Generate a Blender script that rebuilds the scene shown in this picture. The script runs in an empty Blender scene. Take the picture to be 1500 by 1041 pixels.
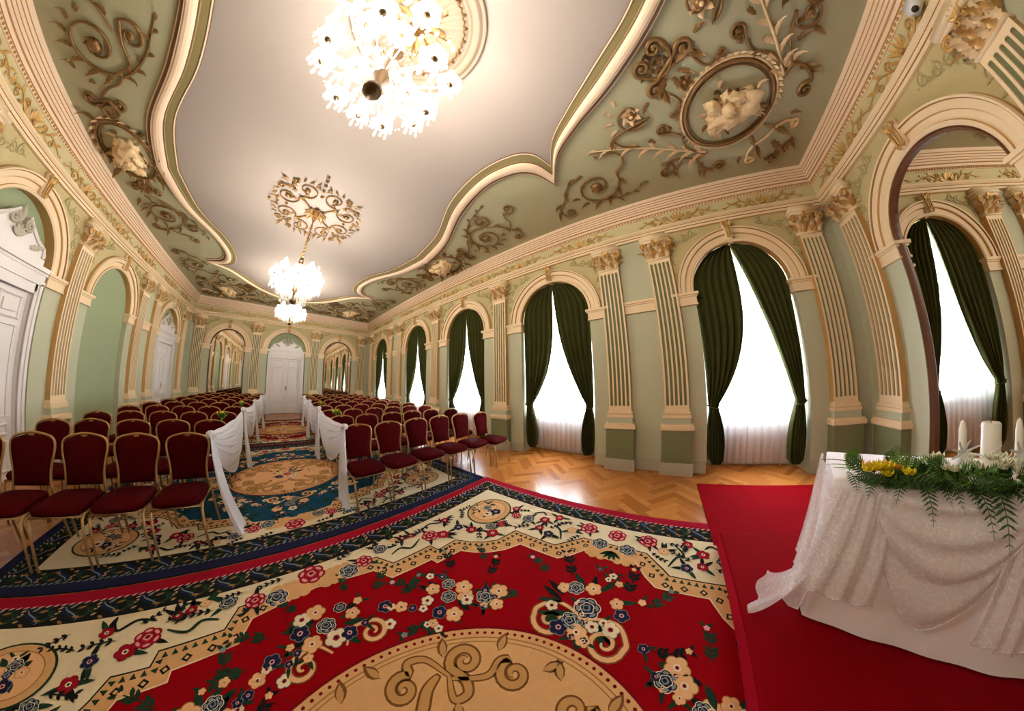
import bpy, bmesh, math, random
from mathutils import Vector, Matrix
random.seed(7)
PI = math.pi
sc = bpy.context.scene
COL = sc.collection
sin, cos = math.sin, math.cos
V = Vector

# ------------------------------------------------------------------ room size (metres)
HW = 3.877          # half width of the hall
YF = 12.43          # far wall
YN = -3.167         # wall behind the altar
ZC = 4.62           # ceiling
YM = 4.62           # middle of the ceiling
WY = [10.32, 7.04, 4.42, 1.80, -1.48]   # arch centres along the long walls
RW = 0.755          # radius of the long-wall arches
ZS = 2.76           # spring line

# ------------------------------------------------------------------ helpers
def lin(c):
    c /= 255.0
    return c/12.92 if c <= .04045 else ((c+.055)/1.055)**2.4
def rgb(r, g, b): return (lin(r), lin(g), lin(b), 1)

def mat(name, col, rough=.6, metal=0, var=0., vscale=3., bump=0., bscale=60., sheen=0., spec=.5, trans=0.):
    m = bpy.data.materials.new(name); m.use_nodes = True
    nt = m.node_tree; b = nt.nodes['Principled BSDF']
    b.inputs['Base Color'].default_value = col
    b.inputs['Roughness'].default_value = rough
    b.inputs['Metallic'].default_value = metal
    b.inputs['Specular IOR Level'].default_value = spec
    if sheen:
        b.inputs['Sheen Weight'].default_value = sheen
        b.inputs['Sheen Roughness'].default_value = .4
        b.inputs['Sheen Tint'].default_value = (min(1, col[0]*3+.1), min(1, col[1]*3+.1), min(1, col[2]*3+.1), 1)
    tc = nt.nodes.new('ShaderNodeTexCoord')
    if var:
        n = nt.nodes.new('ShaderNodeTexNoise'); n.inputs['Scale'].default_value = vscale
        n.inputs['Detail'].default_value = 4
        nt.links.new(tc.outputs['Object'], n.inputs['Vector'])
        r = nt.nodes.new('ShaderNodeMix'); r.data_type = 'RGBA'
        r.inputs[6].default_value = tuple(max(0, c*(1-var)) for c in col[:3])+(1,)
        r.inputs[7].default_value = tuple(min(1, c*(1+var)) for c in col[:3])+(1,)
        nt.links.new(n.outputs['Fac'], r.inputs[0]); nt.links.new(r.outputs[2], b.inputs['Base Color'])
    if bump:
        n2 = nt.nodes.new('ShaderNodeTexNoise'); n2.inputs['Scale'].default_value = bscale
        nt.links.new(tc.outputs['Object'], n2.inputs['Vector'])
        bp = nt.nodes.new('ShaderNodeBump'); bp.inputs['Strength'].default_value = bump
        bp.inputs['Distance'].default_value = .01
        nt.links.new(n2.outputs['Fac'], bp.inputs['Height']); nt.links.new(bp.outputs['Normal'], b.inputs['Normal'])
    return m

def mixmat(name, parts):
    """parts: list of (kind, colour, rough, weight); weights are normalised"""
    m = bpy.data.materials.new(name); m.use_nodes = True
    nt = m.node_tree; nt.nodes.clear(); out = nt.nodes.new('ShaderNodeOutputMaterial')
    acc = None; tot = 0
    for kind, col, rough, w in parts:
        s = nt.nodes.new('ShaderNodeBsdf'+kind); s.inputs['Color'].default_value = col
        if 'Roughness' in s.inputs: s.inputs['Roughness'].default_value = rough
        tot += w
        if acc is None: acc = s.outputs[0]
        else:
            x = nt.nodes.new('ShaderNodeMixShader'); x.inputs[0].default_value = w/tot
            nt.links.new(acc, x.inputs[1]); nt.links.new(s.outputs[0], x.inputs[2]); acc = x.outputs[0]
    nt.links.new(acc, out.inputs[0])
    return m

def emit(name, col, st):
    m = bpy.data.materials.new(name); m.use_nodes = True
    nt = m.node_tree; nt.nodes.clear(); out = nt.nodes.new('ShaderNodeOutputMaterial')
    e = nt.nodes.new('ShaderNodeEmission'); e.inputs[0].default_value = col; e.inputs[1].default_value = st
    nt.links.new(e.outputs[0], out.inputs[0]); return m

def lace_mat(name):
    m = bpy.data.materials.new(name); m.use_nodes = True
    nt = m.node_tree; nt.nodes.clear(); N = nt.nodes.new; L = nt.links.new
    out = N('ShaderNodeOutputMaterial'); tc = N('ShaderNodeTexCoord')
    n = N('ShaderNodeTexNoise'); n.inputs['Scale'].default_value = 26; n.inputs['Detail'].default_value = 1
    n.inputs['Distortion'].default_value = 1.2
    L(tc.outputs['Object'], n.inputs['Vector'])
    rp = N('ShaderNodeValToRGB'); rp.color_ramp.elements[0].position = .45; rp.color_ramp.elements[1].position = .50; e3 = rp.color_ramp.elements.new(.55); e3.color = (.60, .60, .60, 1)
    rp.color_ramp.elements[0].color = (.60, .60, .60, 1); rp.color_ramp.elements[1].color = (.80, .80, .80, 1)
    L(n.outputs['Fac'], rp.inputs[0])
    d = N('ShaderNodeBsdfDiffuse'); d.inputs[0].default_value = (.96, .93, .95, 1)
    t2 = N('ShaderNodeBsdfTranslucent'); t2.inputs[0].default_value = (.96, .93, .95, 1)
    a = N('ShaderNodeMixShader'); a.inputs[0].default_value = .3
    L(d.outputs[0], a.inputs[1]); L(t2.outputs[0], a.inputs[2])
    t = N('ShaderNodeBsdfTransparent'); x = N('ShaderNodeMixShader')
    L(rp.outputs[0], x.inputs[0]); L(t.outputs[0], x.inputs[1]); L(a.outputs[0], x.inputs[2]); L(x.outputs[0], out.inputs[0])
    return m

class MB:
    def __init__(s, T=None): s.v = []; s.f = []; s.m = []; s.s = []; s.mi = 0; s.sm = False; s.T = T
    def add(s, p):
        if s.T: p = s.T(*p)
        s.v.append((p[0], p[1], p[2])); return len(s.v)-1
    def fi(s, idx, mi=None): s.f.append(list(idx)); s.m.append(s.mi if mi is None else mi); s.s.append(s.sm)
    def face(s, pts, mi=None): s.fi([s.add(p) for p in pts], mi)
    def grid(s, rows, cu=False, cv=False, mi=None):
        ix = [[s.add(p) for p in r] for r in rows]; n = len(ix); k = len(ix[0])
        for i in range(n if cv else n-1):
            a, b = ix[i], ix[(i+1) % n]
            for j in range(k if cu else k-1):
                j2 = (j+1) % k; s.fi((a[j], a[j2], b[j2], b[j]), mi)
        return ix
    def box(s, x0, x1, y0, y1, z0, z1, mi=None):
        i = [s.add(p) for p in ((x0,y0,z0),(x1,y0,z0),(x1,y1,z0),(x0,y1,z0),(x0,y0,z1),(x1,y0,z1),(x1,y1,z1),(x0,y1,z1))]
        for q in ((0,3,2,1),(4,5,6,7),(0,1,5,4),(1,2,6,5),(2,3,7,6),(3,0,4,7)): s.fi([i[k] for k in q], mi)
    def tube(s, pts, r, n=6, closed=False, flat=1., up=None, mi=None):
        pts = [V(p) for p in pts]; k = len(pts)
        if k < 2: return
        rs = r if isinstance(r, (list, tuple)) else [r]*k
        prev = None; rows = []
        for i, p in enumerate(pts):
            if closed: t = pts[(i+1) % k]-pts[i-1]
            else: t = pts[min(i+1, k-1)]-pts[max(i-1, 0)]
            if t.length < 1e-9: t = V((0, 0, 1))
            t.normalize()
            if up is not None: a = t.cross(V(up))
            elif prev is None: a = t.cross(V((0, 0, 1)) if abs(t.z) < .9 else V((1, 0, 0)))
            else: a = prev-t*prev.dot(t)
            if a.length < 1e-6: a = t.cross(V((1, 0, 0)))
            a.normalize(); prev = a; b = t.cross(a)
            rows.append([p+a*(cos(2*PI*j/n)*rs[i])+b*(sin(2*PI*j/n)*rs[i]*flat) for j in range(n)])
        ix = s.grid(rows, cu=True, cv=closed, mi=mi)
        if not closed: s.fi(ix[0][::-1], mi); s.fi(ix[-1], mi)
    def lathe(s, prof, c=(0, 0, 0), n=16, mi=None, wob=None):
        rows = []
        for r, z in prof:
            rows.append([(c[0]+max(r, 1e-4)*cos(2*PI*j/n)*(wob(j) if wob else 1), c[1]+max(r, 1e-4)*sin(2*PI*j/n)*(wob(j) if wob else 1), c[2]+z) for j in range(n)])
        s.grid(rows, cu=True, mi=mi)
    def sphere(s, c, r, n=8, sx=1, sy=1, sz=1, mi=None):
        rows = []
        h = max(4, n//2+1)
        for i in range(h+1):
            th = PI*i/h; rr = max(sin(th), 1e-3)
            rows.append([(c[0]+r*sx*rr*cos(2*PI*j/n), c[1]+r*sy*rr*sin(2*PI*j/n), c[2]+r*sz*cos(th)) for j in range(n)])
        s.grid(rows, cu=True, mi=mi)
    def prism(s, pts, off, mi=None):
        """closed polygon extruded by vector off"""
        a = [s.add(p) for p in pts]; b = [s.add((p[0]+off[0], p[1]+off[1], p[2]+off[2])) for p in pts]
        s.fi(a[::-1], mi); s.fi(b, mi); n = len(a)
        for i in range(n): s.fi((a[i], a[(i+1) % n], b[(i+1) % n], b[i]), mi)
    def leaf(s, base, d, nrm, L, W, curl=.3, lobes=3, mi=None):
        """lobed acanthus leaf: grows along d, faces nrm, tip curls towards nrm"""
        base = V(base); d = V(d).normalized(); nrm = V(nrm); nrm = (nrm-d*nrm.dot(d)).normalized(); sd = d.cross(nrm)
        rows = []; K = lobes*2+2
        for i in range(K+1):
            t = i/K; w = W*(sin(PI*min(1, t*.9+.12))**.8)*(1 if i % 2 else .68)
            if i == K: w = W*.05
            c = base+d*(L*(t-curl*.35*t**3))+nrm*(L*curl*t*t*t)
            rows.append([c+sd*w*.5-nrm*(W*.10), c+nrm*(W*.10), c-sd*w*.5-nrm*(W*.10)])
        s.grid(rows, mi=mi)
    def build(s, name, mats, parent=None, loc=None, recalc=True):
        me = bpy.data.meshes.new(name); me.from_pydata(s.v, [], s.f)
        if not isinstance(mats, (list, tuple)): mats = [mats]
        for m in mats: me.materials.append(m)
        for i, p in enumerate(me.polygons): p.material_index = s.m[i]; p.use_smooth = s.s[i]
        if recalc:
            bm = bmesh.new(); bm.from_mesh(me); bmesh.ops.recalc_face_normals(bm, faces=bm.faces); bm.to_mesh(me); bm.free()
        me.update()
        o = bpy.data.objects.new(name, me); COL.objects.link(o)
        if parent: o.parent = parent
        if loc: o.location = loc
        return o

def empty(name, loc=(0, 0, 0), rz=0):
    o = bpy.data.objects.new(name, None); COL.objects.link(o); o.location = loc; o.rotation_euler = (0, 0, rz)
    o.empty_display_size = .1
    return o
def tag(o, label=None, cat=None, group=None):
    if label: o['label'] = label
    if cat: o['category'] = cat
    if group: o['group'] = group
    return o
def struct(o): o['kind'] = 'structure'; return o
KIDS = {}
def copy_tree(o, parent=None):
    c = o.copy(); COL.objects.link(c)
    if parent: c.parent = parent
    for ch in list(o.children): copy_tree(ch, c)
    return c
_used = set()
def inst(proto, loc, rz=0, scale=None):
    """first call uses the prototype itself, later calls copy it with its parts"""
    if proto.name in _used: o = copy_tree(proto)
    else: o = proto; _used.add(proto.name)
    o.location = loc; o.rotation_euler = (0, 0, rz)
    if scale: o.scale = scale
    return o
WALLROT = {'right': -PI/2, 'left': PI/2, 'far': 0, 'end': PI}
def on_wall(wall, u, z=0):
    return {'right': (HW, u, z), 'left': (-HW, u, z), 'far': (u, YF, z), 'end': (u, YN, z)}[wall]
def WT(wall):
    """(u, d, z) -> world: u along the wall, d into the room"""
    return {'right': lambda u, d, z: (HW-d, u, z), 'left': lambda u, d, z: (-HW+d, u, z),
            'far': lambda u, d, z: (u, YF-d, z), 'end': lambda u, d, z: (u, YN+d, z)}[wall]
def spiral(c, r0, r1, a0, turns, n=22, ax=(1, 0, 0), ay=(0, 1, 0)):
    c = V(c); ax = V(ax); ay = V(ay); out = []
    for i in range(n+1):
        t = i/n; r = r0+(r1-r0)*t; a = a0+turns*2*PI*t
        out.append(c+ax*(r*cos(a))+ay*(r*sin(a)))
    return out
def crom(P, k=6, closed=False):
    P = [V(p) for p in P]; out = []; n = len(P)
    rng = range(n) if closed else range(n-1)
    for i in rng:
        if closed: p0, p1, p2, p3 = P[i-1], P[i], P[(i+1) % n], P[(i+2) % n]
        else: p0, p1, p2, p3 = P[max(i-1, 0)], P[i], P[i+1], P[min(i+2, n-1)]
        for j in range(k):
            t = j/k
            out.append(.5*((2*p1)+(p2-p0)*t+(2*p0-5*p1+4*p2-p3)*t*t+(3*p1-p0-3*p2+p3)*t**3))
    if not closed: out.append(P[-1])
    return out

# ------------------------------------------------------------------ materials
M = {}
M['sage'] = mat('sage_wall_paint', rgb(184, 186, 158), .7, var=.06, vscale=1.2)
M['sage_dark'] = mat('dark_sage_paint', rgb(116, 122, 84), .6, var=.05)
M['niche'] = mat('niche_green_paint', rgb(146, 158, 122), .65, var=.08, vscale=.9)
M['cream'] = mat('cream_trim_paint', rgb(232, 208, 170), .55, var=.05)
M['ochre'] = mat('ochre_trim_paint', rgb(190, 148, 88), .55)
M['frieze'] = mat('frieze_paint', rgb(200, 190, 146), .6, var=.05)
M['line'] = mat('brown_groove_paint', rgb(150, 108, 62), .6)
M['plinth'] = mat('pale_plinth_paint', rgb(178, 172, 152), .5)
M['gold'] = mat('gilt_relief', rgb(196, 156, 92), .42, metal=.35, var=.35, vscale=22)
M['bronze'] = mat('bronze_relief', rgb(126, 94, 50), .42, metal=.4, var=.3, vscale=18)
M['ivory'] = mat('ivory_relief', rgb(222, 194, 150), .5, var=.25, vscale=25)
M['field'] = mat('ceiling_green_field', rgb(172, 170, 138), .7, var=.07, vscale=1.0)
M['plain'] = mat('ceiling_plaster', rgb(160, 149, 142), .75, var=.06, vscale=.7)
M['olive'] = mat('olive_moulding_paint', rgb(136, 122, 80), .6)
M['darkline'] = mat('dark_brown_moulding_edge', rgb(104, 72, 42), .55)
M['bronze_metal'] = mat('dark_bronze_metal', rgb(92, 70, 42), .35, metal=.8)
M['rose_plaster'] = mat('ceiling_rose_plaster', rgb(136, 118, 100), .6, var=.04)
M['fineline'] = mat('cornice_groove_paint', rgb(180, 138, 90), .6)
M['spandrel_bg'] = mat('olive_spandrel_paint', rgb(190, 176, 128), .65, var=.12, vscale=9)
M['riser'] = mat('lit_crimson_riser', rgb(150, 4, 30), .9, var=.1, vscale=8, sheen=.15, spec=.05)  # brighter crimson than the top carpet, with window light painted into the colour
M['pinkcream'] = mat('pink_cream_moulding_paint', rgb(232, 206, 178), .55, var=.04)
M['white'] = mat('white_door_paint', rgb(226, 222, 220), .4, var=.02)
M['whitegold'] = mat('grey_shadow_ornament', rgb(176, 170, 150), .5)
M['brass'] = mat('brass_metal', rgb(170, 130, 70), .3, metal=.9)
M['velvet'] = mat('green_velvet', rgb(58, 60, 26), .9, var=.25, vscale=5, sheen=.35, spec=.1)
M['red_velvet'] = mat('dark_red_velvet', rgb(62, 0, 3), .85, var=.25, vscale=9, sheen=0, spec=.06)
M['chair_gold'] = mat('gold_chair_frame', rgb(176, 136, 82), .38, metal=.45)
M['red_carpet'] = mat('red_carpet', rgb(122, 0, 10), .95, var=.12, vscale=6, bump=.4, bscale=400, spec=.05, sheen=0)
M['frame_wood'] = mat('brown_mirror_frame', rgb(96, 56, 28), .4, var=.2)
M['window_white'] = mat('window_white_paint', rgb(228, 226, 222), .4)
M['radiator'] = mat('radiator_enamel', rgb(206, 170, 140), .5)
M['cloth'] = mat('white_table_cloth', rgb(250, 244, 248), .8, var=.02)
M['wax'] = mat('white_wax', rgb(240, 234, 222), .45)
M['fern'] = mat('fern_green', rgb(84, 130, 36), .6, var=.35, vscale=9)
M['fern_dark'] = mat('dark_fern_green', rgb(42, 76, 26), .6, var=.3, vscale=9)
M['yellow'] = mat('yellow_petal', rgb(244, 230, 40), .6, var=.1)
M['peach'] = mat('peach_petal', rgb(236, 190, 90), .6)
M['whitepetal'] = mat('white_petal', rgb(236, 238, 214), .6)
M['device'] = mat('white_plastic', rgb(225, 225, 228), .35)
M['dark'] = mat('dark_plastic', rgb(30, 28, 28), .4)
M['mirror'] = mixmat('mirror_glass', [('Glossy', (.93, .93, .90, 1), 0, 1)])
M['glass'] = mixmat('window_glass', [('Transparent', (1, 1, 1, 1), 0, .93), ('Glossy', (1, 1, 1, 1), 0, .07)])
M['sheer'] = mixmat('sheer_curtain', [('Transparent', (1, 1, 1, 1), 0, .48), ('Translucent', (.93, .93, .95, 1), 0, .36), ('Diffuse', (.9, .89, .9, 1), 0, .16)])
M['drape'] = mixmat('white_chiffon', [('Diffuse', (.94, .94, .98, 1), 0, .70), ('Translucent', (.94, .94, .98, 1), 0, .30)])
M['lace'] = lace_mat('white_lace')
M['crystal'] = mixmat('cut_crystal', [('Transparent', (.96, .96, .96, 1), 0, .60), ('Glossy', (1, 1, 1, 1), .12, .32), ('Translucent', (.8, .8, .8, 1), 0, .08)])
M['frosted'] = mixmat('frosted_glass', [('Transparent', (1, 1, 1, 1), 0, .35), ('Glossy', (1, 1, 1, 1), .2, .25), ('Translucent', (.85, .85, .85, 1), 0, .40)])
M['spandrel'] = mat('spandrel_relief', rgb(172, 158, 112), .6, var=.25, vscale=30)
M['bulb'] = emit('lit_bulb', (1, .90, .76, 1), 285)
WOOD = [mat('oak_parquet_%s' % n, rgb(*c), .26, var=.14, vscale=14, spec=.5) for n, c in
        (('honey', (172, 106, 46)), ('amber', (160, 96, 40)), ('tan', (182, 116, 54)), ('brown', (148, 86, 34)))]
M['gap'] = mat('parquet_gap', rgb(84, 52, 26), .6)

# ------------------------------------------------------------------ camera (very wide panoramic lens)
cd = bpy.data.cameras.new('camera'); cam = bpy.data.objects.new('camera', cd); COL.objects.link(cam); sc.camera = cam
cd.type = 'PANO'; cd.panorama_type = 'FISHEYE_LENS_POLYNOMIAL'
cd.sensor_fit = 'HORIZONTAL'; cd.sensor_width = 36; cd.sensor_height = 36*1041/1500
cd.fisheye_fov = 6.2
cd.fisheye_polynomial_k0 = 0
cd.fisheye_polynomial_k1 = -0.13229011849000488; cd.fisheye_polynomial_k2 = 0.0007894651749925847
cd.fisheye_polynomial_k3 = 0.00016522964626051927; cd.fisheye_polynomial_k4 = -4.524693128288299e-06
cd.clip_start = .01
r3 = (0.5915017799697665, -0.806111884772602, -0.01758617414224249)
u3 = (-0.0867134105978363, -0.08528190477558605, 0.9925763351704184)
f3 = (0.8016273627534735, 0.5855857118699288, 0.12034510932605362)
cam.matrix_world = Matrix(((r3[0], u3[0], -f3[0], .0195), (r3[1], u3[1], -f3[1], 0), (r3[2], u3[2], -f3[2], 1.5), (0, 0, 0, 1)))

# ------------------------------------------------------------------ daylight
w = bpy.data.worlds.new('sky'); sc.world = w; w.use_nodes = True
bg = w.node_tree.nodes['Background']; bg.inputs[0].default_value = (.86, .93, 1, 1); bg.inputs[1].default_value = 34.0
sc.view_settings.view_transform = 'Standard'; sc.view_settings.look = 'None'
sc.view_settings.exposure = 0.4; sc.view_settings.gamma = 1
sc.cycles.use_denoising = True
sc.cycles.max_bounces = 9; sc.cycles.diffuse_bounces = 5; sc.cycles.glossy_bounces = 5
sc.cycles.transparent_max_bounces = 14; sc.cycles.transmission_bounces = 5
sc.cycles.sample_clamp_indirect = 6.0
# ================================================================== SHELL
# ---- floor: herringbone oak blocks
def build_floor():
    mb = MB(); mb.box(-HW-.56, HW+.56, YN-.5, YF+.5, -.05, -.002, 4)
    L, W = .46, .092; s2 = math.sqrt(.5); g = .0012
    U = lambda a, b: ((a*s2-b*s2), (a*s2+b*s2))
    n = int(L/W)  # 5 blocks
    R_ = 12
    for i in range(-75, 190):
        for j in range(-40, 40):
            # herringbone cell: step (W, W) along the zigzag, columns step (L, -L)
            for o in (0, 1):
                ax = i*W+j*L; ay = i*W-j*L
                if o == 0: x0, x1, y0, y1 = ax, ax+L, ay, ay+W
                else: x0, x1, y0, y1 = ax, ax+W, ay+W, ay+W+L
                cx, cy = U((x0+x1)/2, (y0+y1)/2)
                cx, cy = cy-1.2, cx+4   # zigzags run across
                if abs(cx) > HW+.6 or cy < YN-.3 or cy > YF+.3: continue
                q = []
                for a, b in ((x0+g, y0+g), (x1-g, y0+g), (x1-g, y1-g), (x0+g, y1-g)):
                    p = U(a, b); q.append((p[1]-1.2, p[0]+4, 0))
                mb.face(q, random.choice((0, 0, 1, 2, 2, 3)))
    return struct(mb.build('floor', WOOD+[M['gap']], recalc=False))
build_floor()

# ---- walls with arched openings
def arc(r, n=20): return [(r*cos(PI*(1-i/n)), r*sin(PI*(1-i/n))) for i in range(n+1)]
def wall_mesh(wall, u0, u1, ops, H, name):
    """ops: (centre, radius, spring z, depth)"""
    mb = MB(WT(wall)); cur = u0
    for uc, r, zs, dep in sorted(ops):
        mb.face([(cur, 0, 0), (uc-r, 0, 0), (uc-r, 0, zs), (cur, 0, zs)], 0); e = r+.36
        if uc-e > cur: mb.face([(cur, 0, zs), (uc-e, 0, zs), (uc-e, 0, H), (cur, 0, H)], 0)
        mb.face([(max(cur, uc-e), 0, zs), (uc-r, 0, zs), (uc-r, 0, H), (max(cur, uc-e), 0, H)], 2)
        mb.face([(uc+r, 0, 0), (uc+e, 0, 0), (uc+e, 0, zs), (uc+r, 0, zs)], 0); mb.face([(uc+r, 0, zs), (uc+e, 0, zs), (uc+e, 0, H), (uc+r, 0, H)], 2)
        A = [(uc+a, zs+b) for a, b in arc(r)]
        for (a, za), (b, zb) in zip(A, A[1:]):
            mb.face([(a, 0, za), (b, 0, zb), (b, 0, H), (a, 0, H)], 2)
            mb.face([(a, 0, za), (b, 0, zb), (b, -dep, zb), (a, -dep, za)], 1)
        for jx in (uc-r, uc+r): mb.face([(jx, 0, 0), (jx, -dep, 0), (jx, -dep, zs), (jx, 0, zs)], 0)
        cur = uc+e
    mb.face([(cur, 0, 0), (u1, 0, 0), (u1, 0, H), (cur, 0, H)], 0)
    return struct(mb.build(name, [M['sage'], M['ochre'], M['spandrel_bg']], recalc=False))
DW = .46   # window reveal
DN = .14   # niche depth
wall_mesh('right', YN, YF, [(y, RW, ZS, DW) for y in WY], ZC+.05, 'wall_right')
LEFT = [(WY[0], 'door'), (WY[1], 'blind'), (WY[2], 'door'), (WY[3], 'blind'), (WY[4], 'door')]
wall_mesh('left', YN, YF, [(y, RW, ZS, DN if k == 'door' else .10) for y, k in LEFT], ZC+.05, 'wall_left')
FX, FR, FD = 2.38, .69, .82
wall_mesh('far', -HW, HW, [(-FX, FR, ZS, .07), (0.03, FD, ZS, DN), (FX, FR, ZS, .07)], ZC+.05, 'wall_far')
EX = 2.30
wall_mesh('end', -HW, HW, [(-EX, FR, ZS, .07), (EX, FR, ZS, .07)], ZC+.05, 'wall_end')
# back of the niches
def back_panel(wall, uc, r, zs, d, name, m, z0=0):
    mb = MB(WT(wall)); A = [(uc+a, -d, zs+b) for a, b in arc(r+.01)]
    mb.face([(uc-r-.01, -d, z0), (uc+r+.01, -d, z0)]+A[::-1])
    return struct(mb.build(name, m, recalc=False))
tn = [0]
def trim_name(): tn[0] += 1; return 'trim_%d' % tn[0]
for y, k in LEFT: back_panel('left', y, RW, ZS, DN if k == 'door' else .10, trim_name(), M['niche'])
back_panel('far', .03, FD, ZS, DN, trim_name(), M['niche'])

# ---- mirrors (far wall left and right, altar wall)
def mirror(wall, uc, label):
    t = empty('wall_mirror', on_wall(wall, uc), WALLROT[wall]); tag(t, label, 'mirror')
    r = FR-.045; mb = MB(); A = [(a, .05, ZS+b) for a, b in arc(r+.02)]
    mb.face([(-r-.02, .05, .30), (r+.02, .05, .30)]+A[::-1]); mb.build('mirror_glass', M['mirror'], t, recalc=False)
    fr = MB(); ro = FR
    path = [(-1, .25)]+[(-1, .25+i*.5) for i in range(1, 5)]
    P = [(-ro, 0, .25), (-ro, 0, ZS)]+[(a, 0, ZS+b) for a, b in arc(ro)][1:-1]+[(ro, 0, ZS), (ro, 0, .25)]
    Q = [(-r, 0, .25), (-r, 0, ZS)]+[(a, 0, ZS+b) for a, b in arc(r)][1:-1]+[(r, 0, ZS), (r, 0, .25)]
    rows = []
    for p, q in zip(P, Q):
        m = ((p[0]+q[0])/2, 0, (p[2]+q[2])/2)
        rows.append([(p[0], .06, p[2]), (p[0], .01, p[2]), (m[0], -.012, m[2]), (q[0], .02, q[2]), (q[0], .06, q[2])])
    fr.grid(rows); fr.box(-ro, ro, -.005, .06, .20, .31)
    fr.build('mirror_frame', M['frame_wood'], t)
    bk = MB(); bk.box(-ro, ro, .062, .069, .2, ZS, 0); bk.build('mirror_backing', M['frame_wood'], t)
mirror('far', -FX, 'tall arched mirror on the far wall to the left of the white double door')
mirror('far', FX, 'tall arched mirror on the far wall to the right of the white double door')
mirror('end', EX, 'large arched mirror behind the altar table reflecting a curtained window')
mirror('end', -EX, 'arched mirror on the altar wall on the far side from the windows')

# ---- skirting
def skirting(wall, segs, name):
    mb = MB(WT(wall))
    for a, b in segs:
        mb.box(a, b, -.001, .022, 0, .15); mb.box(a, b, -.001, .012, .15, .19)
    return struct(mb.build(name, M['plinth']))
def gaps(u0, u1, ops):
    out = []; cur = u0
    for c, r in sorted(ops): out.append((cur, c-r)); cur = c+r
    out.append((cur, u1)); return out
skirting('right', gaps(YN, YF, [(y, RW) for y in WY]), 'baseboard_right')
skirting('left', gaps(YN, YF, [(y, RW) for y, k in LEFT]), 'baseboard_left')
skirting('far', gaps(-HW, HW, [(.03, FD)]), 'baseboard_far')
skirting('end', [(-HW, HW)], 'baseboard_end')

# ---- windows: white frame, mullions, panes, sill wall below
def make_window(idx, y):
    t = struct(empty('window_%d' % idx, on_wall('right', y), WALLROT['right']))
    d0, d1 = DW-.08, DW-.01; r = RW; zb = .78
    fr = MB()
    P = [(-r, zb), (-r, ZS)]+[(a, ZS+b) for a, b in arc(r)][1:-1]+[(r, ZS), (r, zb)]
    Q = [(-r+.08, zb), (-r+.08, ZS)]+[(a, ZS+b) for a, b in arc(r-.08)][1:-1]+[(r-.08, ZS), (r-.08, zb)]
    fr.grid([[(p[0], d1, p[1]), (p[0], d0, p[1]), (q[0], d0, q[1]), (q[0], d1, q[1])] for p, q in zip(P, Q)])
    fr.box(-r, r, d0, d1, zb, zb+.09)
    fr.build('window_frame', M['window_white'], t)
    mu = MB(); mu.box(-.05, .05, d0-.015, d1, zb, ZS+r-.06); mu.box(-r+.05, r-.05, d0-.01, d1, 2.46, 2.56)
    for s in (-1, 1): mu.box(s*.38-.018, s*.38+.018, d0+.02, d1-.01, zb, ZS+.5)
    mu.build('mullion', M['window_white'], t)
    pn = MB(); A = [(a, d1-.02, ZS+b) for a, b in arc(r-.06)]
    pn.face([(-r+.06, d1-.02, zb+.05), (r-.06, d1-.02, zb+.05)]+A[::-1]); pn.build('window_pane', M['glass'], t, recalc=False)
    sl = MB(); sl.box(-r-.01, r+.01, DW-.02, DW+.05, -.02, zb); sl.box(-r, r, DW-.14, DW, zb-.035, zb); sl.box(-r, r, DW-.035, DW, 0, .15)
    sl.build('window_sill', M['plinth'], t)
    return t
for i, y in enumerate(WY): make_window(i+1, y)

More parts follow.
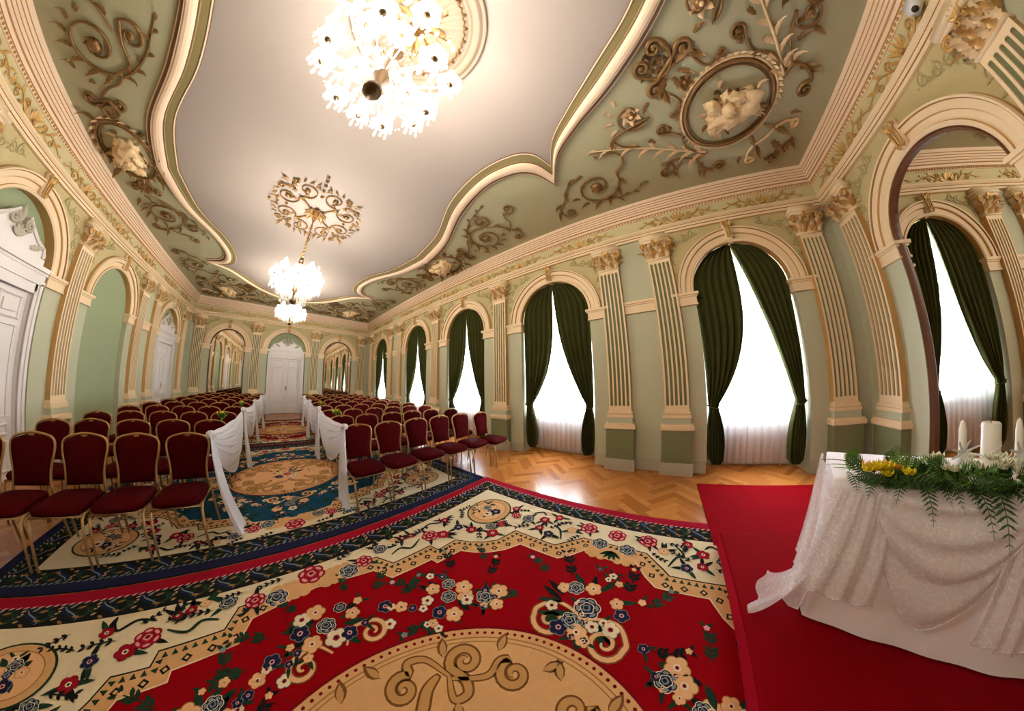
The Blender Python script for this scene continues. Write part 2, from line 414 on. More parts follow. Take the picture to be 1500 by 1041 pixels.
# ---- white double doors with carved pediment
def make_door(idx, wall, u, w, d):
    """w: half width of the surround"""
    t = struct(empty('door_%d' % idx, on_wall(wall, u), WALLROT[wall])); H = 2.55
    y1 = d-.005
    fr = MB()
    for s in (-1, 1):
        x0, x1 = sorted((s*w, s*(w-.15)))
        fr.box(x0, x1, y1-.13, y1, 0, H+.02)
        fr.box(min(s*(w-.02), s*(w-.07)), max(s*(w-.02), s*(w-.07)), y1-.15, y1-.12, 0, H+.02)
        fr.box(min(s*(w-.15), s*(w-.12)), max(s*(w-.15), s*(w-.12)), y1-.15, y1-.12, 0, H-.1)
    fr.box(-w+.1, w-.1, y1-.13, y1, H-.13, H+.02)
    for k, (ov, z0, z1) in enumerate(((0, H, H+.06), (-.03, H+.06, H+.14), (.01, H+.14, H+.18), (.035, H+.18, H+.24))):
        fr.box(-w-ov, w+ov, y1-.15-max(0, ov)*1.2, y1, z0, z1)
    fr.build('door_frame', M['white'], t)
    pe = MB(); z0 = H+.24; s_ = w/.74
    pts = [(-.66, 0), (-.66, .12), (-.56, .12), (-.56, .24), (-.40, .30), (-.20, .44), (-.12, .52), (-.10, .40), (0, .36),
           (.10, .40), (.12, .52), (.20, .44), (.40, .30), (.56, .24), (.56, .12), (.66, .12), (.66, 0)]
    pe.prism([(x*s_, y1, z0+z*.95) for x, z in pts], (0, -.09, 0))
    for s in (-1, 1):
        pe.tube([(s*.60*s_, y1-.10, z0+.12), (s*.56*s_, y1-.10, z0+.23), (s*.40*s_, y1-.10, z0+.29), (s*.20*s_, y1-.10, z0+.42), (s*.11*s_, y1-.10, z0+.50)], .028, 6)
    pe.box(-.62*s_, .62*s_, y1-.11, y1-.08, z0+.02, z0+.05)
    pe.build('pediment', M['white'], t)
    orn = MB(); orn.sm = True
    for s in (-1, 1):
        orn.tube(spiral((s*.15*s_, y1-.11, z0+.38), .085, .01, PI/2, 1.6*s, 20, (1, 0, 0), (0, 0, 1)), .024, 6)
        orn.sphere((s*.62*s_, y1-.06, z0+.17), .05, 8)
        orn.leaf((s*.30*s_, y1-.10, z0+.16), (s, 0, .35), (0, -1, 0), .24, .10, .2)
    orn.lathe([(.0, 0), (.06, .0), (.07, .06), (.03, .10), (.05, .16), (.055, .22), (.02, .30), (.0, .36)], (0, y1-.06, z0+.28), 10)
    for k in range(5): orn.leaf((0, y1-.12, z0+.2), (sin((k-2)*.5), 0, cos((k-2)*.5)), (0, -1, 0), .16, .06, .2)
    orn.build('pediment_ornament', M['whitegold'], t)
    wl = w-.15
    for s in (-1, 1):
        lf = MB(); x0, x1 = sorted((s*.004, s*(wl-.004)))
        lf.box(x0, x1, y1-.06, y1-.01, .012, H-.135); leaf = lf.build('door_leaf', M['white'], t)
        pm = MB(); a, b = x0+.10, x1-.10
        for za, zb in ((.14, .50), (.60, .72), (.82, 1.95), (2.05, H-.22)):
            # raised moulding frame and raised inner panel
            P = [(a, za), (b, za), (b, zb), (a, zb)]
            pm.tube([(x, y1-.064, z) for x, z in P], .022, 6, closed=True)
            if zb-za > .2: pm.box(a+.06, b-.06, y1-.082, y1-.06, za+.07, zb-.07)
        pm.build('door_panel', M['white'], leaf)
        if s > 0:
            h = MB(); h.sm = True; h.box(.03, .065, y1-.07, y1-.06, 1.02, 1.22); h.tube([(.045, y1-.06, 1.14), (.045, y1-.11, 1.14), (.12, y1-.115, 1.14)], .010, 6)
            h.build('door_handle', M['brass'], leaf)
    return t
make_door(1, 'far', .03, FD-.04, DN)
make_door(2, 'left', WY[0], RW-.03, DN)
make_door(3, 'left', WY[2], RW-.03, DN)
make_door(4, 'left', WY[4], RW-.03, DN)

# ================================================================== TRIM
# ---- archivolt with imposts and keystone
def make_arch(r, dep, ilen):
    t = struct(empty(trim_name()))
    prof = [(-.004, .08), (-.004, -.012), (.02, -.03), (.05, -.03), (.06, -.012), (.15, -.02), (.16, -.045), (.175, -.055),
            (.25, -.055), (.262, -.075), (.285, -.08), (.30, -.05), (.305, 0)]
    mi = [1, 0, 0, 1, 0, 1, 0, 0, 2, 0, 0, 1]
    mb = MB(); mb.sm = True; n = 36
    for k in range(len(prof)-1):
        rows = []
        for i in range(n+1):
            a = PI*i/n
            rows.append([((r+p[0]*(.80 if p[0] > 0 else 1))*cos(a), p[1], ZS+(r+p[0]*(.80 if p[0] > 0 else 1))*sin(a)) for p in prof[k:k+2]])
        mb.grid(rows, mi=mi[k])
    mb.build('archivolt', [M['cream'], M['ochre'], M['line']], t)
    for s in (-1, 1):
        im = MB()
        for z0, z1, o in ((ZS-.17, ZS-.06, .018), (ZS-.06, ZS-.035, .035), (ZS-.035, ZS+.005, .055), (ZS-.195, ZS-.17, .028)):
            a, b = sorted((s*(r-o), s*(r+ilen)))
            im.box(a, b, -o-.012, 0, z0, z1)
            a, b = sorted((s*(r-o), s*(r+.004)))
            im.box(a, b, -.001, dep, z0, z1)
        im.build('impost', M['cream'], t)
    ks = MB(); ks.sm = True
    z0 = ZS+r-.02
    ks.prism([(-.05, .02, z0+.05), (.05, .02, z0+.05), (.072, .02, z0+.36), (-.072, .02, z0+.36)], (0, -.10, 0), 1)
    for k in range(3): ks.tube([((k-1)*.035, -.085, z0+.08), ((k-1)*.042, -.095, z0+.2), ((k-1)*.046, -.09, z0+.31)], .013, 5, mi=0)
    for s in (-1, 1):
        ks.tube(spiral((s*.048, -.09, z0+.325), .035, .008, PI/2, 1.4*s, 12, (1, 0, 0), (0, 0, 1)), .013, 5, mi=0)
        ks.tube(spiral((s*.036, -.09, z0+.07), .026, .006, -PI/2, -1.3*s, 12, (1, 0, 0), (0, 0, 1)), .010, 5, mi=0)
    for k in range(3): ks.leaf((0, -.09, z0+.24), ((k-1)*.7, -.1, 1), (0, -1, 0), .13, .05, .4, mi=0)
    ks.build('keystone', [M['gold'], M['cream']], t)
    return t
archW = make_arch(RW, .30, .37)
for y in WY: struct(inst(archW, on_wall('right', y), WALLROT['right']))
archN = make_arch(RW, .10, .37)
for y, k in LEFT: struct(inst(archN, on_wall('left', y), WALLROT['left']))
archM = make_arch(FR, .05, .40)
for w_, u in (('far', -FX), ('far', FX), ('end', EX), ('end', -EX)): struct(inst(archM, on_wall(w_, u), WALLROT[w_]))
archD = make_arch(FD, .10, .30)
struct(inst(archD, on_wall('far', .03), 0))

# ---- fluted pilasters
def make_pilaster():
    t = struct(empty(trim_name())); w = .18
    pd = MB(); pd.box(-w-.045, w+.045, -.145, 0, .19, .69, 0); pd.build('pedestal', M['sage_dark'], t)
    pl = MB(); pl.box(-w-.065, w+.065, -.17, 0, 0, .15); pl.box(-w-.055, w+.055, -.155, 0, .15, .19); pl.build('plinth', M['plinth'], t)
    cp = MB()
    for z0, z1, o in ((.672, .69, .045), (.69, .75, .065), (.75, .775, .052)): cp.box(-w-o, w+o, -.10-o, 0, z0, z1)
    cp.box(-w-.02, w+.02, -.115, 0, .775, .872, 1)
    cp.build('dado_cap', [M['cream'], M['sage']], t)
    bs = MB()
    for z0, z1, o in ((.87, .915, .034), (.915, .925, .012), (.925, .958, .024), (.958, .99, .006)): bs.box(-w-o, w+o, -.085-o, 0, z0, z1)
    bs.build('base_moulding', M['cream'], t)
    sh = MB(); z0, z1 = .99, 3.40
    sh.box(-w-.003, -w, -.084, 0, z0, z1, 2); sh.box(w, w+.003, -.084, 0, z0, z1, 2); sh.box(-w, w, -.06, 0, z0, z1, 1)          # body, sage at the bottom of the flutes; ochre sides paint in side light
    nf = 5; fw = .042; gap = (2*w-.027*2-nf*fw)/(nf-1)
    edges = [-w]; x = -w+.027
    for k in range(nf): edges += [x, x+fw]; x += fw+gap
    edges.append(w)
    for k in range(0, len(edges), 2): sh.box(edges[k], edges[k+1], -.085, -.05, z0, z1, 0)
    for k in range(nf):
        a, b = edges[1+2*k], edges[2+2*k]
        sh.box(a, b, -.085, -.05, z0, z0+.06, 0); sh.box(a, b, -.085, -.05, z1-.06, z1, 0)
        # rounded ends of each flute
        for zz, sg in ((z0+.06, 1), (z1-.06, -1)):
            pts = [(a, -.085, zz)]+[((a+b)/2+(b-a)/2*cos(PI*(1-i/6)), -.085, zz+sg*.014*(1-sin(PI*i/6))) for i in range(7)]+[(b, -.085, zz)]
            sh.prism(pts, (0, .03, 0), 0)
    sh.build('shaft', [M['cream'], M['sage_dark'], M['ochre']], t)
    ca = MB(); ca.sm = True
    ca.mi = 1
    ca.box(-w-.015, w+.015, -.11, 0, 3.40, 3.425)
    ca.grid([[(-w*k, 0, z), (-w*k, -y, z), (w*k, -y, z), (w*k, 0, z)] for k, y, z in ((.95, .085, 3.42), (.95, .09, 3.55), (1.12, .12, 3.70))])
    ca.box(-w-.075, w+.075, -.19, 0, 3.74, 3.80); ca.box(-w-.055, w+.055, -.16, 0, 3.71, 3.74)
    ca.box(-w-.02, w+.02, -.12, 0, 3.80, 3.885)
    ca.mi = 0
    for z, n, L, W, dy in ((3.42, 5, .13, .085, -.10), (3.48, 4, .15, .09, -.115), (3.55, 5, .14, .08, -.12)):
        for k in range(n):
            x = -w*.85+(2*w*.85)*k/(n-1)
            ca.leaf((x, dy, z), (x*.9, -.30, 1), (0, -1, 0), L, W, .65, mi=0 if k % 2 else 3)
    for s in (-1, 1):
        ca.tube(spiral((s*(w+.02), -.145, 3.665), .062, .012, -PI/2*s if s > 0 else -PI/2, 1.6*s, 18, (1, 0, 0), (0, 0, 1)), .018, 6)
        ca.tube(spiral((s*.05, -.145, 3.68), .04, .01, -PI/2, -1.5*s, 14, (1, 0, 0), (0, 0, 1)), .013, 5)
        ca.leaf((s*w*.9, -.06, 3.45), (s*.5, -.2, 1), (s, -.3, 0), .22, .12, .5)
    for k in range(5): ca.leaf((0, -.17, 3.70), (sin((k-2)*.6), -.1, cos((k-2)*.6)), (0, -1, 0), .085, .045, .3)
    ca.build('capital', [M['gold'], M['cream'], M['bronze'], M['ivory']], t)
    return t
pil = make_pilaster()
PU = [11.55, 9.115, 8.245, 5.73, 3.11, .595, -.275, -2.71]
for y in PU:
    struct(inst(pil, on_wall('right', y), WALLROT['right'])); struct(inst(pil, on_wall('left', y), WALLROT['left']))
for u in (-3.52, -1.27, 1.27, 3.52): struct(inst(pil, on_wall('far', u), 0))
for u in (-3.45, -1.17, 1.17, 3.45): struct(inst(pil, on_wall('end', u), PI))
# short impost band between paired pilasters
for wl in ('right', 'left'):
    for uc in (8.68, .16):
        mb = MB(WT(wl))
        for z0, z1, o in ((ZS-.17, ZS-.06, .018), (ZS-.06, ZS-.035, .035), (ZS-.035, ZS+.005, .055), (ZS-.195, ZS-.17, .028)):
            mb.box(uc-.27, uc+.27, 0, o+.012, z0, z1)
        struct(mb.build(trim_name(), M['cream']))

# ---- entablature: architrave, frieze with gilt sprays, beads, cornice
def make_spray():
    mb = MB(); mb.sm = True; z0 = 4.145; y = -.05
    for k in range(5):
        a = (k-2)*.42; mb.leaf((0, y, z0-.06), (sin(a), 0, cos(a)), (0, -1, 0), .17, .06, .3)
    mb.sphere((0, y-.02, z0-.05), .028, 8)
    for s in (-1, 1):
        P = crom([(s*.03, y, z0-.07), (s*.14, y, z0-.085), (s*.25, y, z0-.02), (s*.36, y, z0+.045), (s*.50, y, z0+.02), (s*.62, y, z0-.03)], 5)
        mb.tube(P, [.016*(1-.6*i/len(P)) for i in range(len(P))], 5)
        mb.tube(spiral((s*.20, y, z0+.03), .055, .008, -PI/2, 1.4*s, 14, (1, 0, 0), (0, 0, 1)), .010, 5)
        mb.tube(spiral((s*.40, y, z0-.03), .05, .008, PI/2, -1.3*s, 14, (1, 0, 0), (0, 0, 1)), .009, 5)
        for i, (x, z, dx, dz) in enumerate(((.10, -.07, .8, .8), (.24, -.02, 1, -.6), (.32, .03, .7, .8), (.42, .03, 1, -.5), (.5, .02, .9, .5), (.60, -.03, 1, -.1))):
            mb.leaf((s*x, y, z0+z), (s*dx, 0, dz), (0, -1, 0), .13-.008*i, .05, .25)
    return mb
spray_me = None
def entablature(wall, u0, u1, us):
    global spray_me
    t = struct(empty(trim_name()))
    T = WT(wall)
    def run(prof, name, mats, mis):
        mb = MB(T)
        for k in range(len(prof)-1):
            (d0, z0), (d1, z1) = prof[k], prof[k+1]
            mb.face([(u0+d0, d0, z0), (u1-d0, d0, z0), (u1-d1, d1, z1), (u0+d1, d1, z1)], mis[k])
        return mb.build(name, mats, t, recalc=False)
    run([(-.01, 3.88), (.055, 3.88), (.055, 3.92), (.07, 3.925), (.07, 3.965), (.078, 3.97), (.095, 3.985), (.11, 4.0), (.11, 4.02), (.04, 4.03)], 'architrave', [M['cream'], M['line']], [0, 0, 1, 0, 1, 0, 0, 0, 0])
    run([(.04, 4.03), (.04, 4.27)], 'frieze', [M['frieze']], [0])
    run([(.04, 4.27), (.06, 4.27), (.06, 4.315), (.075, 4.32), (.085, 4.345), (.085, 4.36), (.105, 4.37), (.105, 4.41), (.118, 4.415), (.118, 4.455), (.128, 4.46),
         (.128, 4.50), (.14, 4.505), (.14, 4.545), (.152, 4.55), (.152, ZC+.01)], 'cornice', [M['pinkcream'], M['fineline']], [0, 0, 1, 0, 0, 1, 0, 1, 0, 1, 0, 1, 0, 1, 0])
    bd = MB(T); bd.sm = True; n = int((u1-u0)/.055)
    for k in range(n): bd.sphere((u0+.07+(u1-u0-.14)*k/(n-1), .065, 4.293), .0185, 6)
    bd.build('bead_row', M['gold'], t)
    for u in us:
        if spray_me is None: o = make_spray().build('frieze_spray', M['gold'], t); spray_me = o.data
        else: o = bpy.data.objects.new('frieze_spray', spray_me); COL.objects.link(o); o.parent = t
        o.location = on_wall(wall, u); o.rotation_euler = (0, 0, WALLROT[wall])
    return t
SU = [y+s for y in WY for s in (-.72, .72)]
entablature('right', YN, YF, SU); entablature('left', YN, YF, SU)
entablature('far', -HW, HW, [-3.2, -1.75, -.6, .65, 1.75, 3.2]); entablature('end', -HW, HW, [-3.0, -1.7, 0, 1.7, 3.0])

# ---- low relief foliage in the spandrels
def make_spandrel(r):
    mb = MB(); mb.sm = True
    for s in (-1, 1):
        for k, (x, z, a, q) in enumerate(((.86, .95, .7, 1), (.98, .80, .2, 1), (1.02, .60, -.4, -1), (.70, 1.0, 1.2, -1), (1.06, .40, -.8, 1), (.56, 1.06, 1.3, 1))):
            x *= r/.755; z *= .97
            mb.tube(spiral((s*x, -.006, ZS+z), .075, .012, a, 1.2*q*s, 14, (s, 0, 0), (0, 0, 1)), .009, 4)
            for j in range(3): mb.leaf((s*x, -.006, ZS+z), (s*cos(a+j*2.1), 0, sin(a+j*2.1)), (0, -1, 0), .11, .045, .15, 2)
    return mb
def spandrels(spots, mb):
    me = None
    for wall, u in spots:
        if me is None: o = mb.build(trim_name(), M['spandrel']); me = o.data
        else: o = bpy.data.objects.new(trim_name(), me); COL.objects.link(o)
        o.location = on_wall(wall, u); o.rotation_euler = (0, 0, WALLROT[wall]); struct(o)
spandrels([('right', y) for y in WY]+[('left', y) for y in WY], make_spandrel(RW))
spandrels([('far', -FX), ('far', FX), ('end', EX), ('end', -EX)], make_spandrel(FR))

# ================================================================== CEILING
ce = MB(); ce.face([(-HW-.02, YN-.02, ZC), (HW+.02, YN-.02, ZC), (HW+.02, YF+.02, ZC), (-HW-.02, YF+.02, ZC)])
struct(ce.build('ceiling', M['field'], recalc=False))
INA = [(0, -1.2), (.5, -1.0), (.95, -.64), (1.3, -.16), (1.60, .28), (1.88, .64), (2.25, .86)]
OUA = [(0, -1.53), (.58, -1.27), (1.12, -.86), (1.58, -.28), (1.88, .28), (2.16, .70), (2.62, .98)]
INB = [(2.25, .86), (1.93, .98), (1.76, 1.28), (1.70, 1.85), (1.83, 2.62), (2.22, 3.56), (2.38, 4.62)]
OUB = [(2.62, .98), (2.26, 1.14), (2.06, 1.42), (2.0, 1.95), (2.2, 2.75), (2.62, 3.72), (2.78, 4.62)]
def half(A, B):
    return crom([(x, y, 0) for x, y in A], 6)+crom([(x, y, 0) for x, y in B], 6)[1:]
def whole(A, B):
    q = half(A, B)                                           # near end -> middle, right side
    q2 = q+[V((p.x, 2*YM-p.y, 0)) for p in q[::-1]][1:]        # right side near -> far
    return q2+[V((-p.x, p.y, 0)) for p in q2[::-1]][1:-1]
IN = whole(INA, INB); OU = whole(OUA, OUB)
cp_ = MB(); cp_.face([(p.x, p.y, ZC-.006) for p in IN]); struct(cp_.build(trim_name(), M['plain'], recalc=False))
prof = [(0, .004, 3), (0.0, .028, 0), (.05, .032, 3), (.06, .022, 2), (.36, .026, 2), (.37, .045, 3), (.40, .05, 3), (.42, .05, 0), (.44, .058, 1), (.52, .075, 1), (.62, .085, 1), (.74, .082, 1),
        (.80, .07, 0), (.84, .07, 0), (.88, .05, 3), (.95, .045, 3), (1.02, .03, 0), (1.10, .012, 3), (1.12, 0, 3)]
mo = MB()
for k in range(len(prof)-1):
    rows = []
    for a, b in zip(IN, OU):
        rows.append([(a.x+(b.x-a.x)*s, a.y+(b.y-a.y)*s, ZC-h) for s, h, _ in prof[k:k+2]])
    mo.grid(rows, cv=True, mi=prof[k][2])
struct(mo.build(trim_name(), [M['pinkcream'], M['pinkcream'], M['olive'], M['darkline']]))
# ================================================================== CEILING RELIEFS
CC = V((0, YM, ZC))       # reliefs are built around the middle of the ceiling so they can be mirrored
def P3(x, y, h=.0): return V((x, y-YM, -h))
DN_ = (0, 0, -1)
def vol(mb, c, r, a0, turns, tail=None, w=.03, h=.02, mi=None):
    """volute on the ceiling, starts at radius r, winds in; tail = points leading into it"""
    S = spiral(P3(c[0], c[1], h), r, r*.12, a0, turns, 24)
    P = S
    if tail: P = crom([P3(x, y, h) for x, y in tail]+[S[0]], 6)[:-1]+S
    n = len(P); mb.tube(P, [w*(1-.55*abs(i/n-.45)) for i in range(n)], 6, mi=mi)
    mb.sphere(P3(c[0], c[1], h), r*.2+.012, 8, sz=.7, mi=mi)
def rosette(mb, c, r, mi=None, n=6):
    for k in range(n): a = 2*PI*k/n; mb.leaf(P3(c[0], c[1], .01), (cos(a), sin(a), 0), DN_, r, r*.75, .35, 2, mi)
    mb.sphere(P3(c[0], c[1], .03), r*.25, 8, mi=mi)
def plume(mb, pts, n=9, L=.24, W=.075, mi=None, w=.022):
    P = crom([P3(x, y, .015) for x, y in pts], 7); k = len(P)
    mb.tube(P, [w*(1-.75*i/k) for i in range(k)], 5, mi=mi)
    for i in range(n):
        j = int((i+.6)/(n+.3)*(k-1)); t = (P[min(j+1, k-1)]-P[max(j-1, 0)]).normalized(); s = V((-t.y, t.x, 0))*(1 if i % 2 else -1)
        mb.leaf(P[j], t*1.0+s*.75, DN_, L*(1-.45*i/n), W*(1-.3*i/n), .3, 3, mi)
    mb.leaf(P[-1], P[-1]-P[-3], DN_, L*.6, W*.8, .3, 3, mi)
def comma(mb, c, a, L=.2, W=.09, mi=None):
    mb.leaf(P3(c[0], c[1], .012), (cos(a), sin(a), 0), DN_, L, W, .45, 3, mi)
def lump(mb, c, r, sx, sy, sz, a, seed, amp=.45, mi=2):
    from mathutils import noise
    ca, sa = cos(a), sin(a); rows = []
    for i in range(15):
        th = PI*i/14; row = []
        for j in range(24):
            ph = 2*PI*j/24; d = V((sin(th)*cos(ph), sin(th)*sin(ph), cos(th)))
            k = 1+amp*noise.fractal(d*2.1+V((seed*7.3, seed, 0)), 1., 2.0, 4)
            x, y, z = d.x*r*sx*k, d.y*r*sy*k, d.z*r*sz*k
            row.append(P3(c[0]+ca*x-sa*y, c[1]+sa*x+ca*y, c[2]-z))
        rows.append(row)
    mb.grid(rows, cu=True, mi=mi)
def bust(mb, c, s=1., mi=2):
    rnd = random.Random(5)
    lump(mb, (c[0], c[1], .05*s), .20*s, 1.0, 1.7, .75, -.5, 3, mi=mi)
    lump(mb, (c[0]-.08*s, c[1]+.10*s, .16*s), .085*s, 1, 1.1, .9, 0, 5, .25, mi=mi)
    for k in range(9): lump(mb, (c[0]+rnd.uniform(-.2, .2)*s, c[1]+rnd.uniform(-.3, .3)*s, rnd.uniform(.05, .12)*s), rnd.uniform(.05, .085)*s, 1, rnd.uniform(.8, 1.7), .8, rnd.uniform(0, 3), k+10, .6, mi=mi)
    for k in range(26):
        a = rnd.uniform(0, 2*PI); r = rnd.uniform(.12, .36)*s
        p = (c[0]+cos(a)*r*1.25*.75-sin(a)*r*.3, c[1]+sin(a)*r+cos(a)*r*.35)
        comma(mb, p, a+rnd.uniform(-.7, .7), rnd.uniform(.10, .19)*s, .075*s, mi if k % 3 else 0)
def ringb(mb, c, rx, ry, a0=0, a1=2*PI, w=.03, ruff=0, mi=None):
    n = 64; P = []
    for i in range(n if a1-a0 > 6.2 else n+1):
        a = a0+(a1-a0)*i/n; P.append(P3(c[0]+rx*cos(a), c[1]+ry*sin(a), .015))
    rs = [w*(1+ruff*(.5+.5*cos(i*PI/1.5))) for i in range(len(P))]
    mb.tube(P, rs, 6, closed=a1-a0 > 6.2, mi=mi)
def corner_relief():
    mb = MB(); mb.sm = True; c = (2.38, -1.6)
    ringb(mb, c, .57, .57, w=.026, mi=0)
    ringb(mb, c, .615, .615, w=.016, mi=1)
    for k in range(34): a = PI*.25+k*PI*1.35/34; comma(mb, (c[0]+.60*cos(a), c[1]+.60*sin(a)), a+.7, .10, .07, 1)
    ringb(mb, c, .52, .52, w=.010, mi=0)
    bust(mb, (2.40, -1.64))
    for sgn in (0, 1):
        f = (lambda p: p) if sgn == 0 else (lambda p: (.78-p[1], .78-p[0]))
        q = -1 if sgn else 1
        A = lambda a: a if sgn == 0 else -PI/2-a
        F = lambda L: [f(p) for p in L]
        # leafy plume towards the long side
        plume(mb, F([(3.02, -1.34), (2.86, -.95), (2.62, -.45), (2.38, .18)]), 13, .30, .085, 1)
        # C-scroll hugging the ring
        vol(mb, f((2.42, -.74)), .085, A(PI*.2), 1.5*q, F([(3.05, -1.32), (2.84, -1.05), (2.62, -.98), (2.52, -.84)]), .019, mi=0)
        comma(mb, f((2.46, -.86)), A(1.9), .2, .1, 0)
        # big rosette spiral
        vol(mb, f((2.06, -.37)), .24, A(-PI*.35), 1.15*q, F([(2.56, -.40), (2.46, -.18), (2.28, -.10)]), .016, mi=0)
        rosette(mb, f((2.06, -.37)), .15, 1)
        for k in range(4): comma(mb, f((2.06+.24*cos(1.0+k*.5), -.37+.24*sin(1.0+k*.5))), A(1.2+k*.6), .15, .06, 1)
        # inner crest
        vol(mb, f((1.56, -.62)), .10, A(0), 1.5*q, F([(1.62, -.98), (1.72, -.80), (1.70, -.68)]), .026, mi=0)
        vol(mb, f((1.86, -.72)), .10, A(PI), -1.4*q, F([(1.58, -.94), (1.66, -.84), (1.74, -.76)]), .026, mi=0)
        comma(mb, f((1.74, -.86)), A(.6), .26, .13, 0); comma(mb, f((1.55, -.90)), A(1.7), .22, .11, 0); comma(mb, f((1.9, -.80)), A(-.3), .2, .1, 0)
        vol(mb, f((2.25, -.88)), .05, A(PI*1.2), 1.3*q, F([(1.95, -.86), (2.08, -.98), (2.2, -.96)]), .018, mi=0)
        # outer corner scrolls
        vol(mb, f((3.36, -1.58)), .10, A(PI/2), 1.5*q, F([(3.02, -1.36), (3.12, -1.22), (3.30, -1.30), (3.40, -1.44)]), .026, mi=0)
        vol(mb, f((3.18, -.72)), .17, A(PI*.9), 1.3*q, F([(3.10, -1.22), (3.02, -1.0), (3.0, -.85)]), .018, mi=0)
        comma(mb, f((3.05, -1.25)), A(1.1), .28, .10, 1); comma(mb, f((3.22, -1.30)), A(.3), .24, .10, 0); comma(mb, f((3.10, -.98)), A(.8), .2, .08, 0)
        vol(mb, f((3.36, -2.05)), .075, A(-PI/2), 1.4*q, F([(3.0, -2.22), (3.14, -2.04), (3.30, -2.0)]), .022, mi=1)
        comma(mb, f((3.12, -2.1)), A(-.4), .26, .12, 0); rosette(mb, f((3.42, -2.42)), .12, 0, 5); comma(mb, f((3.42, -2.3)), A(-1.2), .2, .07, 0)
        for x, y, a, L in ((1.66, -.70, 1.4, .16), (1.50, -.74, 2.3, .15), (1.72, -1.0, -1.2, .2), (1.62, -.86, 3.0, .18), (1.98, -.62, .8, .16), (2.30, -.08, .5, .16), (2.60, -.62, 2.4, .2), (2.72, -1.06, 2.8, .18), (3.06, -.78, .3, .16), (3.26, -.86, -.6, .15), (3.34, -1.38, .4, .18), (2.92, -2.0, -.3, .2), (3.28, -1.9, .3, .14)):
            comma(mb, f((x, y)), A(a), L, .07, 0)
        if sgn: continue
        # long vine with spiral along the side
        vol(mb, f((3.02, .40)), .40, A(-PI*.62), 1.55*q, F([(2.44, .26), (2.52, -.05), (2.72, -.12)]), .018, mi=0)
        rosette(mb, f((3.02, .40)), .13, 0)
        for k in range(6): a = -PI*.5+k*.55; comma(mb, f((3.02+.38*cos(a), .40+.38*sin(a))), A(a+.9), .19, .075, 0)
        plume(mb, F([(3.38, .34), (3.44, -.05), (3.30, -.35)]), 5, .17, .06, 0, .012)
        vol(mb, f((3.38, 1.02)), .13, A(PI*.5), -1.4*q, F([(2.66, .55), (2.80, .84), (3.05, 1.0), (3.22, 1.16)]), .015, mi=0)
        for x, y, a in ((2.7, .66, 1.4), (2.88, .92, .2), (3.12, 1.08, 1.3), (3.3, 1.2, .4)): comma(mb, f((x, y)), A(a), .19, .075, 0)
    rosette(mb, (1.88, -1.06), .12, 0, 5)
    rosette(mb, (3.3, -2.52), .12, 0, 5); comma(mb, (3.1, -2.35), -PI/4, .3, .12, 0)
    return mb.build('plaster_relief', [M['bronze'], M['ivory'], M['ivory']], loc=CC)
cr = corner_relief()
cn = [('near the altar on the window side', (1, 1, 1)), ('near the altar on the doors side', (-1, 1, 1)),
      ('at the far end on the window side', (1, -1, 1)), ('at the far end on the doors side', (-1, -1, 1))]
for k, (nm, s) in enumerate(cn):
    o = cr if k == 0 else cr.copy()
    if k: COL.objects.link(o)
    o.scale = s; tag(o, 'gilt scrollwork in ceiling corner '+nm, 'plaster relief', 'corner reliefs on the green ceiling')
def side_relief():
    mb = MB(); mb.sm = True; c = (3.17, YM-.05)
    ringb(mb, c, .43, .60, w=.022, mi=0)
    for k in range(40): a = k*2*PI/40; comma(mb, (c[0]+.43*cos(a), c[1]+.60*sin(a)), a+.8, .11, .08, 0 if k % 2 else 1)
    ringb(mb, c, .38, .54, w=.014, mi=0)
    bust(mb, c, .95)
    for s in (-1, 1):
        f = lambda p: (p[0], c[1]+s*(p[1]))
        A = lambda a: a*s
        vol(mb, f((3.36, .92)), .13, A(PI), 1.4*s, [f((3.17, .64)), f((3.02, .78)), f((3.10, .96))], .022, mi=0)
        vol(mb, f((2.98, .94)), .11, A(0), -1.4*s, [f((3.17, .64)), f((3.26, .78)), f((3.14, .95))], .022, mi=0)
        for x, y, a in ((3.05, .74, 1.2), (3.3, .74, 1.9), (3.17, .70, PI/2), (2.86, .45, 2.2), (3.5, .5, .9), (2.80, .1, 2.9)): comma(mb, f((x, y)), A(a), .25, .11, 0)
        # long S vine with an oval spiral
        vol(mb, f((3.05, 1.72)), .36, A(-PI*.75), 1.6*s, [f((3.20, .98)), f((3.05, 1.16)), f((2.86, 1.30))], .018, mi=0)
        rosette(mb, f((3.05, 1.72)), .13, 0)
        for k in range(7): a = -PI*.6+k*.5; comma(mb, f((3.05+.35*cos(a), 1.72+.35*sin(a))), A(a+.9), .19, .075, 0)
        vol(mb, f((2.58, 1.98)), .17, A(PI*.3), 1.3*s, [f((2.84, 1.45)), f((2.66, 1.62)), f((2.70, 1.86))], .018, mi=0)
        plume(mb, [f((2.80, 1.40)), f((2.62, 1.55)), f((2.42, 1.86)), f((2.30, 2.25))], 7, .22, .075, 0)
        vol(mb, f((3.42, 2.32)), .12, A(PI*.6), -1.4*s, [f((2.78, 1.95)), f((2.9, 2.16)), f((3.1, 2.30)), f((3.26, 2.42))], .015, mi=0)
        for x, y, a in ((2.85, 2.1, 1.3), (3.02, 2.26, .2), (3.2, 2.38, 1.3), (3.44, 1.3, 1.2), (3.3, 1.16, 2.6)): comma(mb, f((x, y)), A(a), .2, .08, 0)
        vol(mb, f((2.62, 2.62)), .14, A(-PI*.4), 1.4*s, [f((3.1, 2.34)), f((2.95, 2.44)), f((2.78, 2.44))], .014, mi=0)
    return mb.build('plaster_relief', [M['bronze'], M['ivory'], M['ivory']], loc=CC)
sr = side_relief(); sr2 = sr.copy(); COL.objects.link(sr2); sr2.scale = (-1, 1, 1)
